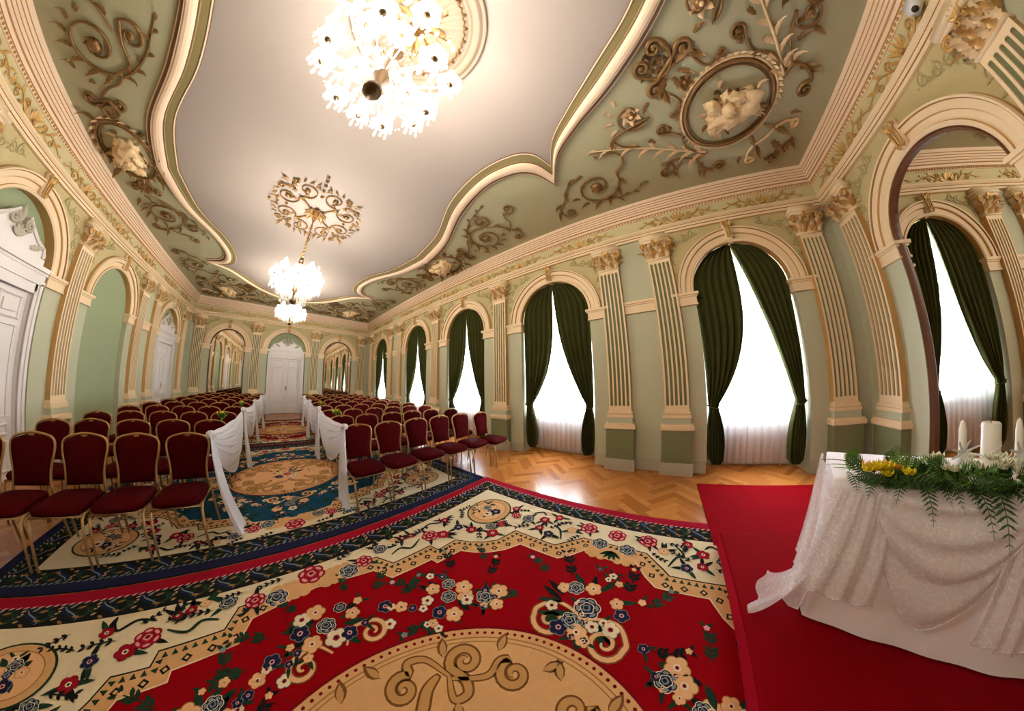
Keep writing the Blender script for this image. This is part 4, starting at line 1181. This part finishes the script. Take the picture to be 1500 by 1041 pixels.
# ---- floral garland along the front edge
ga = empty('floral_garland', (T0.x, T0.y, T0.z+TZ+.003), ang); tag(ga, 'long garland of ferns with yellow and white flowers along the altar table', 'floral garland')
rnd = random.Random(21)
def frond(base, d, up, L, W, droop, mtl, nm='fern_frond', face=None):
    m = MB(); base = V(base); d = V(d).normalized(); up = V(up); sd = d.cross(V(face) if face else up).normalized(); P = []
    for i in range(13):
        s = i/12; P.append(base+d*(L*s)+up*(L*(.35*s-droop*s*s)))
    m.tube(P, [.0035*(1-.7*i/12) for i in range(13)], 4)
    for i in range(1, 13):
        s = i/12; w_ = W*(sin(PI*min(1, .12+.86*s))**.8)
        tg = (P[i]-P[i-1]).normalized(); nn = sd.cross(tg).normalized()
        for q in (-1, 1):
            b0 = P[i]; tip = b0+(sd*q*.85+tg*.55).normalized()*w_+nn*(-.1*w_)
            a_ = tg*(.13*w_); mid = b0+(tip-b0)*.5
            m.face([b0-a_*.4, mid-a_*1.1, tip, mid+a_*.9, b0+a_*.6])
    return m.build(nm, mtl, ga, recalc=False)
for k in range(100):
    u = .07+1.50*k/99+rnd.uniform(-.03, .03); a = rnd.uniform(-.9, .9)
    if k % 4 == 0: frond((u, .03, .03), (sin(a)*.6, -1, .1), (0, 0, 1), rnd.uniform(.11, .17), .04, rnd.uniform(.5, .95), M['fern_dark'])
    elif k % 2: frond((u, rnd.uniform(-.03, .12), .02), (rnd.uniform(-1, 1), -.15, rnd.uniform(.15, .8)), (0, 0, 1), rnd.uniform(.09, .16), .045, .25, M['fern'] if k % 3 else M['fern_dark'], face=(0, -1, .45))
    else: frond((u, -.03, .03), (rnd.choice((-1, 1)), -.3, .05), (0, 0, 1), rnd.uniform(.10, .17), .045, .5, M['fern_dark'], face=(0, -1, .3))
gm = MB(); gm.sm = True
for k in range(900):
    u = rnd.uniform(.16, 1.58); a = rnd.uniform(-.2, PI*.95); rr = rnd.uniform(.03, .062)
    c = (u, .035-.085*cos(a)*-1*-1, .012+rr*abs(sin(a)))
    gm.mi = rnd.choice((0, 0, 1)); gm.leaf(c, (rnd.uniform(-1, 1), -.6-rnd.random(), rnd.uniform(-.5, .8)), (0, -.4, 1), rnd.uniform(.035, .07), .014, .3, 1)
gm.build('greenery', [M['fern'], M['fern_dark']], ga)['kind'] = 'stuff'
frond((.52, .02, .02), (.35, -1, 0), (0, 0, 1), .17, .05, 1.2, M['fern_dark']); frond((.60, .02, .02), (.1, -1, 0), (0, 0, 1), .20, .06, 1.25, M['fern_dark']); frond((.34, .02, .02), (.2, -1, 0), (0, 0, 1), .15, .045, 1.2, M['fern_dark'])
for u, v in ((.02, .10), (.05, .03), (.0, .18)): frond((u+.14, v, .02), (-1, rnd.uniform(-.1, .1), .05), (0, 0, 1), .20, .02, .3, M['fern'], 'leaf_spray')
def bloom(c, r, mtl, nm, n=6):
    m = MB(); m.sm = True
    for ring_, (k, e, s) in enumerate(((n, .35, 1), (n-1, .9, .7), (3, 1.3, .45))):
        for j in range(k): b = 2*PI*j/k+ring_*.5; m.leaf(c, (cos(b)*cos(e), sin(b)*cos(e), sin(e)), (0, 0, 1), r*s, r*s*.75, .45, 1)
    m.sphere((c[0], c[1], c[2]+.01), r*.2, 6); return m.build(nm, mtl, ga)
for k in range(22): bloom((rnd.uniform(.10, .34), rnd.uniform(-.07, .02), rnd.uniform(.05, .10)), rnd.uniform(.032, .044), M['yellow'] if k % 6 else M['peach'], 'yellow_flower', 5)
for k in range(20): bloom((rnd.uniform(.38, .72), rnd.uniform(-.04, .12), rnd.uniform(.07, .12)), rnd.uniform(.026, .04), M['whitepetal'], 'white_flower', 6)
for k in range(20): bloom((rnd.uniform(.76, 1.02), rnd.uniform(-.07, .02), rnd.uniform(.05, .10)), rnd.uniform(.032, .044), M['yellow'], 'yellow_flower', 5)
for k in range(8): bloom((rnd.uniform(1.2, 1.55), rnd.uniform(0, .1), rnd.uniform(.035, .08)), .032, M['whitepetal'], 'white_flower', 6)

# ---- candles
def candle_pillar(u, v, r, h, label):
    p = TW(u, v, TZ); o = empty('pillar_candle', (p.x, p.y, p.z+.003)); tag(o, label, 'candle')
    m = MB(); m.sm = True; m.lathe([(0, 0), (r, 0), (r*1.0, .01), (r, h-.008), (r-.006, h), (r*.5, h-.004), (0, h-.006)], n=28); m.build('wax_body', M['wax'], o)
    k = MB(); k.tube([(0, 0, h-.008), (.002, 0, h+.012), (.006, 0, h+.02)], .0022, 5); k.build('wick', M['dark'], o)
    d = MB(); d.sm = True
    d.tube([(r*1.0*cos(j*.5), r*1.0*sin(j*.5), .03+.012*j) for j in range(15)], .004, 5); d.build('wax_relief', M['wax'], o)
    return o
def candle_taper(u, v, h, label):
    p = TW(u, v, TZ); o = empty('taper_candle', (p.x, p.y, p.z+.003)); tag(o, label, 'candle', None)
    m = MB(); m.sm = True; m.lathe([(0, .02), (.016, .02), (.017, .03), (.0165, h-.05), (.010, h-.012), (0, h)], n=14); m.build('wax_body', M['wax'], o)
    hd = MB(); hd.sm = True; hd.lathe([(0, 0), (.035, 0), (.034, .006), (.02, .012), (.022, .05), (.017, .05)], n=16); hd.build('holder', M['device'], o)
    bw = MB(); bw.sm = True
    for j in range(9):
        a = j*2*PI/9; d = V((cos(a), sin(a), 0)).normalized()*.02
        ax = (UX*cos(a)+V((0, 0, 1))*sin(a))-VX*.35; c0 = -VX*.018+V((0, 0, .085))
        bw.leaf(c0, ax, -VX, .085, .016, .15, 1)
    bw.build('ribbon_star', M['device'], o)
    return o
candle_pillar(.735, .30, .040, .215, 'thick white pillar candle standing behind the garland')
candle_taper(.60, .27, .235, 'slim white taper candle left of the pillar candle with a ribbon star')
candle_taper(.84, .27, .235, 'slim white taper candle right of the pillar candle with a ribbon star')

# ---- small dome camera on the altar wall cornice
o = empty('security_camera', (1.31, YN+.04, 4.15)); tag(o, 'small white camera unit on the altar wall frieze', 'camera')
m = MB(); m.sm = True; m.box(-.08, .08, 0, .12, -.05, .05); m.build('housing', M['device'], o)
m = MB(); m.sm = True; m.sphere((0, .10, -.05), .06, 12, sz=.8); m.build('dome', M['device'], o)
m = MB(); m.sm = True; m.sphere((0, .125, -.075), .033, 10); m.build('lens', M['dark'], o)
# ================================================================== RUGS
RC = {k: mat('wool_'+k, rgb(*c), .95, var=.10, vscale=30, bump=.35, bscale=350, spec=.05, sheen=.08) for k, c in dict(
    red=(128, 0, 8), edge_red=(140, 14, 34), pink=(214, 150, 150), cream=(222, 206, 170), tan=(206, 158, 106), brown=(150, 108, 58),
    dark=(22, 26, 26), green=(28, 52, 36), navy=(24, 34, 62), blue=(22, 66, 88), grey=(120, 132, 130), rose=(150, 26, 40), peach=(222, 170, 120), deepred=(110, 8, 16), darknavy=(28, 30, 56), maroon=(92, 30, 26), umber=(112, 72, 36), ochre=(184, 138, 82)).items()}
RK = list(RC)
RI = {k: i for i, k in enumerate(RK)}
class Rug:
    def __init__(s): s.mb = MB(); s.z = .010
    def poly(s, pts, col, dz=0): s.mb.face([(p[0], p[1], s.z+dz) for p in pts], RI[col])
    def up(s, d=.0003): s.z += d
    def ell(s, x, y, a, b, col, n=40, rot=0):
        s.poly([(x+a*cos(2*PI*i/n)*cos(rot)-b*sin(2*PI*i/n)*sin(rot), y+a*cos(2*PI*i/n)*sin(rot)+b*sin(2*PI*i/n)*cos(rot)) for i in range(n)], col)
    def wavy(s, x, y, r, col, n=6, w=.16, ph=0, dz=0):
        q = lambda i: r*(1-1.6*w+2.1*w*abs(cos(n*PI*i/40+ph))**.55)
        s.poly([(x+q(i)*cos(2*PI*i/40), y+q(i)*sin(2*PI*i/40)) for i in range(40)], col, dz)
    def leaf(s, x, y, a, L, W, col, dz=0):
        ca, sa = cos(a), sin(a); pts = []
        for t, w in ((0, 0), (.25, .8), (.5, 1), (.75, .7), (1, 0), (.75, -.7), (.5, -1), (.25, -.8)):
            pts.append((x+ca*L*t-sa*W*.5*w, y+sa*L*t+ca*W*.5*w))
        s.poly(pts, col, dz)
    def ribbon(s, P, w, col, dz=0):
        P = [V((p[0], p[1], 0)) for p in P]
        if len(P) < 8 and isinstance(w, float): P = crom(P, 6)
        n = len(P); rows = []
        for i, p in enumerate(P):
            t = P[min(i+1, n-1)]-P[max(i-1, 0)]
            if t.length < 1e-9: t = V((1, 0, 0))
            t.normalize(); ww = w*(1-.6*abs(2*i/(n-1)-1)**2) if isinstance(w, float) else w[i]
            q = V((-t.y, t.x, 0))*ww*.5; rows.append([(p.x+q.x, p.y+q.y, s.z+dz), (p.x-q.x, p.y-q.y, s.z+dz)])
        s.mb.grid(rows, mi=RI[col])
    def flower(s, x, y, r, kind, rnd):
        ph = rnd.uniform(0, 6); D = .00025
        oc, fc, mc, cc, n = {'navy': ('cream', 'navy', 'grey', 'darknavy', 6), 'rose': ('deepred', 'rose', 'pink', 'deepred', 6), 'tan': ('brown', 'peach', 'cream', 'deepred', 5),
                             'white': ('grey', 'cream', 'rose', 'dark', 5), 'violet': ('grey', 'darknavy', 'pink', 'dark', 5), 'red': ('deepred', 'edge_red', 'cream', 'dark', 5)}[kind]
        s.wavy(x, y, r*.72, oc, n, .05, ph)
        for k in range(n):
            a = ph+2*PI*k/n; q = .54 if n == 6 else .56; w_ = .40 if n == 6 else .44
            px, py = x+cos(a)*r*q, y+sin(a)*r*q; dz = D*.2*k/n
            s.petal(px, py, a, r*w_*1.05, r*w_*1.12, oc, D*.3+dz); s.petal(px, py, a, r*w_*.88, r*w_*.94, fc, D*.6+dz)
            if kind in ('navy', 'rose') and r > .05: s.petal(px+cos(a)*r*.12, py+sin(a)*r*.12, a, r*.12, r*.24, mc, D*.9+dz)
        if kind in ('navy', 'rose'):
            s.wavy(x, y, r*.50, oc, 5, .10, ph+1, 2*D); s.wavy(x, y, r*.43, fc, 5, .10, ph+1, 2.4*D); s.wavy(x, y+r*.05, r*.28, mc, 4, .14, ph, 2.8*D); s.wavy(x, y+r*.08, r*.17, cc, 4, .14, ph, 3.2*D)
        else:
            s.wavy(x, y, r*.30, mc, 5, .08, ph, 2*D); s.wavy(x, y, r*.15, cc, 5, .05, ph, 2.4*D)
    def petal(s, x, y, a, rx, ry, col, dz=0):
        ca, sa = cos(a), sin(a)
        s.poly([(x+ca*rx*cos(t)-sa*ry*sin(t), y+sa*rx*cos(t)+ca*ry*sin(t)) for t in [2*PI*i/14 for i in range(14)]], col, dz)
def rug(loc, label, name, field, edge, dash, seed=1, guil='dark', cut=None):
    R_ = Rug(); rnd = random.Random(seed); A_, B_ = 2.43, 2.03
    R_.mb.box(-A_, A_, -B_, B_, 0, .0098, RI[edge])
    rect = lambda i: [(-A_+i, -B_+i), (A_-i, -B_+i), (A_-i, B_-i), (-A_+i, B_-i)]
    R_.poly(rect(.006), edge); R_.up()
    R_.poly(rect(.115), guil); R_.up()
    # slanted dashes outside and twisted rope in the guilloche
    def along(inset, step):
        a, b = A_-inset, B_-inset; out = []
        for n, f in ((2*a, lambda s: ((-a+s, b), 0)), (2*b, lambda s: ((a, b-s), -PI/2)), (2*a, lambda s: ((a-s, -b), PI)), (2*b, lambda s: ((-a, -b+s), PI/2))):
            k = int(n/step)
            for i in range(k): out.append(f((i+.5)*n/k))
        return out
    for (x, y), a in along(.118, .05): R_.leaf(x-cos(a+.5)*.022, y-sin(a+.5)*.022, a+.5, .046, .016, dash)
    for i, ((x, y), a) in enumerate(along(.21, .235)):
        c_, s_ = cos(a), sin(a); g = lambda u, v: (x+c_*u-s_*v, y+s_*u+c_*v)
        R_.ribbon([g(-.07, .075), g(-.045, .03), g(.02, -.02), (g(.06, -.07))], .045, 'navy' if guil == 'dark' else 'blue', .0001)
        R_.ribbon([g(-.055, .07), g(-.03, .03), g(.035, -.02), g(.072, -.068)], .010, 'grey', .0003)
        for q in range(9):
            u_ = -.10+.026*q; R_.leaf(*g(u_, .06*sin(q*2.4)), a+.9*cos(q*1.9), .055, .022, ('tan', 'green', 'brown', 'grey', 'green')[q % 5], .00005)
        for q in (-1, 1):
            R_.ribbon([g(.02+.05*k, q*.012*sin(k*1.6)+.03*q) for k in range(4)], .022, 'green', .0002)
            R_.leaf(*g(.03, .035*q), a+.3*q, .06, .022, 'brown', .0004); R_.leaf(*g(.10, .02*q), a-.4*q, .055, .020, 'green', .0004)
            R_.leaf(*g(-.10, .05*q), a+.5, .04, .016, 'tan', .0005)
    R_.up(.0007)
    R_.poly(rect(.302), 'dark'); R_.up(.0002); R_.poly(rect(.310), 'cream'); R_.up()
    Q = [(0, 1.46), (.2, 1.43), (.42, 1.385), (.50, 1.225), (.84, 1.19), (.85, 1.125), (1.08, 1.10)]
    arcp = [(1.14, 1.0), (1.22, .90), (1.33, .81)]
    Q2 = [(1.47, .74), (1.48, .38), (1.56, .30), (1.70, .2), (1.71, .1), (1.71, 0)]
    q = Q+arcp+Q2
    def full(q): return q+[(x, -y) for x, y in q[::-1][1:]]+[(-x, -y) for x, y in q[1:]]+[(-x, y) for x, y in q[::-1][1:-1]]
    qo = [(0, 1.58), (.22, 1.56), (.50, 1.52), (.58, 1.365), (.93, 1.345), (.955, 1.25), (1.15, 1.245), (1.22, 1.12), (1.30, 1.02), (1.40, .94), (1.61, .89), (1.62, .47), (1.68, .42), (1.83, .28), (1.84, .1), (1.84, 0)]
    lerp = lambda f: [(a[0]+(b[0]-a[0])*f, a[1]+(b[1]-a[1])*f) for a, b in zip(q, qo)]
    R_.poly(full(lerp(1.08)), 'dark'); R_.up(); R_.poly(full(lerp(1.0)), 'tan'); R_.up()
    # band of little dark triangles and diamonds
    mid = full(lerp(.78)); mid2 = full(lerp(.34))
    for path, st, kind in ((mid, .052, 0), (mid2, .13, 1)):
        n = len(path); carry = .03
        for i in range(n):
            p, p2 = V((*path[i], 0)), V((*path[(i+1) % n], 0)); L = (p2-p).length
            if L < 1e-6: continue
            a = math.atan2(p2.y-p.y, p2.x-p.x); s_ = carry
            while s_ < L:
                c = p+(p2-p)*(s_/L)
                if kind == 0: R_.poly([(c.x+cos(a+b)*.024, c.y+sin(a+b)*.024) for b in (PI/2, PI/2+2.3, PI/2+4.0)], 'green')
                else:
                    R_.poly([(c.x+cos(a+b)*.030, c.y+sin(a+b)*.030) for b in (0, PI/2, PI, PI*1.5)], 'dark'); R_.poly([(c.x+cos(a+b)*.014, c.y+sin(a+b)*.014) for b in (0, PI/2, PI, PI*1.5)], 'tan', .0002)
                s_ += st
            carry = s_-L
    R_.up(.0004)
    R_.poly(full(lerp(.06)), 'cream'); R_.up(.0002); R_.poly(full(q), field); R_.up()
    # central medallion
    R_.ell(0, 0, .862, .782, 'deepred', 72); R_.up(.0002); R_.ell(0, 0, .845, .765, 'tan', 72); R_.up(.0002)
    for i in range(110): a = 2*PI*i/110; R_.wavy(.818*cos(a), .738*sin(a), .0095, 'deepred', 4, .0)
    R_.up(.0002); R_.ell(0, 0, .792, .712, 'brown', 72); R_.up(.0002); R_.ell(0, 0, .784, .704, 'tan', 72); R_.up(.0002)
    R_.ell(0, 0, .765, .687, 'brown', 72); R_.up(.0002); R_.ell(0, 0, .758, .680, 'peach' if field == 'blue' else 'tan', 72); R_.up()
    def scroll(c, r, a0, turns, tail, w, col, hi=None):
        S = spiral((c[0], c[1], 0), r, r*.12, a0, turns, 26); P = (crom([(x, y, 0) for x, y in tail]+[S[0]], 6)[:-1] if tail else [])+S
        P = [(p.x, p.y) for p in P]; R_.ribbon(P, w, col)
        if hi: R_.ribbon(P, w*.62, hi, .0002)
    # tan-on-tan scrolls of the medallion, four-fold
    for sx in (1, -1):
        for sy in (1, -1):
            g = lambda x, y: (x*sx, y*sy); o = sx*sy; A = lambda a: a if (sx > 0 and sy > 0) else (PI-a if sx < 0 and sy > 0 else (-a if sx > 0 else PI+a))
            scroll(g(.16, .50), .075, A(PI*.2), 1.4*o, [g(.36, .40), g(.33, .55), g(.25, .60)], .062, 'umber', 'ochre')
            scroll(g(.47, .40), .085, A(PI*.9), -1.4*o, [g(.36, .40), g(.30, .30), g(.36, .27), g(.40, .33)], .066, 'umber', 'ochre')
            scroll(g(.57, .16), .080, A(PI*.3), 1.4*o, [g(.36, .38), g(.48, .26), g(.58, .26)], .062, 'umber', 'ochre')
            R_.ribbon([g(.33, .44), g(.24, .42), g(.15, .35), g(.03, .31)], .07, 'umber', .0001); R_.ribbon([g(.32, .44), g(.24, .42), g(.15, .35), g(.04, .314)], .046, 'ochre', .0003)
            for x, y, a in ((.40, .50, .9), (.30, .28, -2.2), (.62, .30, .3), (.10, .62, 1.9), (.66, .05, -.6)): R_.leaf(*g(x, y), A(a), .12, .06, 'umber'); R_.leaf(*g(x+.004, y), A(a), .10, .036, 'ochre', .0002)
    R_.up(.0004)
    def bouquet(x, y, s, n=7, leafn=12, big='navy'):
        for k in range(leafn):
            a = rnd.uniform(0, 2*PI); r = rnd.uniform(.4, .95)*s; R_.leaf(x+cos(a)*r*.6, y+sin(a)*r*.6, a+rnd.uniform(-.5, .5), .15*s/.35+.04, .045, rnd.choice(('dark', 'green', 'green')), .0001*(k % 3))
        R_.up()
        R_.flower(x, y, .105*s/.35*.9, big, rnd)
        kinds = ['tan', 'navy', 'tan', 'white', 'violet', 'tan', 'white', 'violet', 'tan', 'red']
        for k in range(n):
            a = 2*PI*k/n+rnd.uniform(-.3, .3); r = s*rnd.uniform(.48, .72); R_.flower(x+cos(a)*r, y+sin(a)*r, rnd.uniform(.042, .07), kinds[k % 10], rnd)
        for k in range(n//2+2):
            a = rnd.uniform(0, 2*PI); r = s*rnd.uniform(.85, 1.2); R_.flower(x+cos(a)*r, y+sin(a)*r, rnd.uniform(.022, .034), rnd.choice(('white', 'violet', 'tan')), rnd)
            for j in (-1, 1): R_.leaf(x+cos(a)*r, y+sin(a)*r, a+j*.8, .085, .022, 'green' if field != 'blue' else 'dark', .0001)
        R_.up(-.0003)
    def sprig(x, y, a, L, n=5, col='dark', buds=True):
        P = [(x+cos(a+.25*t)*L*t, y+sin(a+.25*t)*L*t) for t in [i/7 for i in range(8)]]
        R_.ribbon(P, .010, col, .0002)
        for i in range(1, n+1):
            p = P[min(7, int(i*7/n))]
            for j in (-1, 1): R_.leaf(p[0], p[1], a+.2+j*.75, L*.26, L*.085+.006, col, .0002+.00002*i)
        if buds: R_.wavy(P[-1][0], P[-1][1], .018, rnd.choice(('pink', 'grey', 'peach')), 5, .2, 0, .0004)
    # middle of the medallion
    bouquet(0, 0, .26, 7, 12, 'rose')
    # field bouquets
    for sx in (1, -1):
        bouquet(1.14*sx, 0, .34, 9, 14); bouquet(1.02*sx, 0, .12, 4, 3, 'navy')
        for q in (1, -1):
            scroll((.95*sx, .17*q), .105, PI/2*q if sx > 0 else PI-PI/2*q, (1.5*q)*sx, [((.90)*sx, -.01*q), (1.06*sx, .03*q), (1.10*sx, .2*q), (1.0*sx, .28*q)], .046, 'umber', 'peach')
            bouquet(.70*sx, .80*q, .21, 7, 10, 'navy'); R_.flower(.78*sx, .72*q, .06, 'tan', rnd)
            bouquet(.90*sx, .56*q, .09, 3, 4, 'violet')
            for k in range(4): R_.flower((.52-.05*k)*sx, (.84+.05*k)*q, .03, ('white', 'violet', 'tan', 'white')[k], rnd)
    for sx in (1, -1):
        for q in (1, -1):
            for x, y, a, L in ((1.35, .20, .3, .26), (1.30, .36, .9, .22), (1.0, .42, 1.5, .2), (.88, .98, .9, .24), (.60, 1.0, 1.9, .22), (.52, .70, 2.6, .2), (1.02, .72, .2, .22), (.34, 1.18, .7, .22), (.16, 1.30, 1.2, .18), (.46, 1.04, .1, .22), (1.12, .86, .7, .18)):
                sprig(x*sx, y*q, (a if sx > 0 else PI-a)*q, L, 5, 'green' if field != 'red' else rnd.choice(('dark', 'green')))
            for x, y, a, L in ((.66, 1.56, .3, .16), (.94, 1.56, 2.4, .15), (1.20, 1.50, .2, .17), (1.10, 1.60, 2.8, .14), (1.42, 1.48, .5, .14), (1.46, 1.22, 3.6, .16), (1.60, 1.00, .6, .14), (1.78, .82, 2.2, .15), (2.0, .95, 1.8, .14), (1.82, .64, -.8, .15), (2.02, .45, 1.9, .15), (1.86, .32, 2.4, .13), (.48, 1.66, .2, .13), (.20, 1.68, .1, .15), (1.98, .16, 1.4, .13), (1.50, 1.62, -.4, .15)):
                sprig(x*sx, y*q, (a if sx > 0 else PI-a)*q, L, 4, 'dark', False)
    for q in (1, -1):
        bouquet(-.02, 1.10*q, .24, 8, 12, 'navy')
        for sx in (1, -1):
            scroll((.20*sx, .90*q), .085, PI/2*q if sx > 0 else PI-PI/2*q, -1.5*q*sx, [(.04*sx, .90*q), (.10*sx, .99*q), (.17*sx, .995*q)], .042, 'umber', 'peach')
            R_.flower(.34*sx, 1.02*q, .05, 'violet', rnd); R_.flower(.42*sx, .95*q, .045, 'tan', rnd); R_.flower(.30*sx, .88*q, .04, 'white', rnd)
    # cream border: sprays, shells, corner wreaths
    for q in (1, -1):
        for k in range(5): R_.wavy((k-2)*.11, 1.52*q+(.05 if k == 2 else 0)*q, .10, 'tan', 6, .1, 0, .00004*k)
        R_.up(.0002); R_.flower(0, 1.62*q, .11, 'rose', rnd); R_.flower(-.26, 1.50*q, .085, 'navy', rnd); R_.flower(.26, 1.50*q, .085, 'navy', rnd); R_.up(-.0002)
        for sx in (1, -1):
            for x, y, r, k in ((.40, 1.54, .075, 'rose'), (.57, 1.60, .07, 'navy'), (1.02, 1.47, .085, 'rose'), (1.12, 1.40, .06, 'red'), (.72, 1.65, .035, 'tan'), (.80, 1.62, .04, 'red'), (.88, 1.60, .035, 'red'), (1.28, 1.58, .045, 'red'), (1.36, 1.25, .055, 'red'), (1.30, 1.38, .05, 'violet')):
                for j in range(3): a = rnd.uniform(0, 6.28); R_.leaf(x*sx, y*q, a, .11+r*.5, .034, rnd.choice(('dark', 'green')), -.00015+.00003*j)
                R_.flower(x*sx, y*q, r, k, rnd)
            R_.ribbon([(.62*sx, 1.47*q), (.72*sx, 1.50*q), (.80*sx, 1.44*q), (.92*sx, 1.50*q)], .024, 'green'); R_.ribbon([(1.0*sx, 1.60*q), (1.12*sx, 1.64*q), (1.22*sx, 1.58*q), (1.26*sx, 1.66*q)], .022, 'dark')
            # corner wreath
            R_.ell(1.74*sx, 1.35*q, .27, .235, 'green', 40); R_.up(.0002); R_.ell(1.74*sx, 1.35*q, .255, .22, 'tan', 40); R_.up(.0002); R_.ell(1.74*sx, 1.35*q, .205, .175, 'brown', 40); R_.up(.0001); R_.ell(1.74*sx, 1.35*q, .198, .168, 'peach', 40); R_.up(.0002)
            bouquet(1.74*sx, 1.35*q, .13, 5, 8, 'navy'); R_.up(-.0007)
            for x, y, r, k in ((1.45, 1.05, .06, 'red'), (1.52, 1.14, .06, 'navy'), (1.62, 1.08, .05, 'rose'), (1.84, 1.04, .06, 'rose'), (1.95, 1.12, .05, 'red'), (1.86, .90, .075, 'navy'), (1.93, .74, .055, 'red'), (2.04, .62, .05, 'red'), (1.74, .60, .05, 'violet'), (1.78, .72, .045, 'red'), (2.0, .28, .09, 'rose'), (1.9, .42, .05, 'tan')):
                for j in range(3): a = rnd.uniform(0, 6.28); R_.leaf(x*sx, y*q, a, .10+r*.5, .034, rnd.choice(('dark', 'green')), -.00015+.00003*j)
                R_.flower(x*sx, y*q, r, k, rnd)
            R_.ribbon([(1.72*sx, .46*q), (1.84*sx, .52*q), (1.9*sx, .58*q), (2.02*sx, .5*q)], .024, 'green'); R_.ribbon([(1.98*sx, .9*q), (2.05*sx, .82*q), (2.0*sx, .76*q)], .022, 'dark')
            R_.flower(1.82*sx, .12*q, .08, 'navy', rnd)
    for sx in (1, -1):
        for k in range(5): R_.wavy((1.70+.02*(k == 2))*sx, (k-2)*.07, .075, 'tan', 6, .12, 0, .00004*k)
        R_.up(.0002)
        for k in range(5): R_.leaf(1.76*sx, 0, (PI if sx > 0 else 0)+(k-2)*.42, .12, .035, 'green')
        R_.flower(1.99*sx, 0, .09, 'rose', rnd); R_.up(-.0002)
    o = R_.mb.build(name, [RC[k] for k in RK], loc=(loc[0], loc[1], .001), recalc=False)
    if cut is not None:
        bm = bmesh.new(); bm.from_mesh(o.data)
        bmesh.ops.bisect_plane(bm, geom=bm.verts[:]+bm.edges[:]+bm.faces[:], dist=1e-6, plane_co=(0, cut, 0), plane_no=(0, -1, 0), clear_outer=True)
        bm.to_mesh(o.data); bm.free()
    tag(o, label, 'rug', None); return o
rug((.05, .30), 'large red floral rug with tan centre in front of the platform', 'floral_rug', 'red', 'edge_red', 'pink', 3, cut=-.868)
rug((.02, 4.385), 'dark blue floral rug with tan oval under the front chairs and aisle', 'floral_rug', 'blue', 'darknavy', 'grey', 8)
rug((.02, 8.47), 'red floral rug at the far end of the aisle before the door', 'floral_rug', 'red', 'maroon', 'tan', 13)
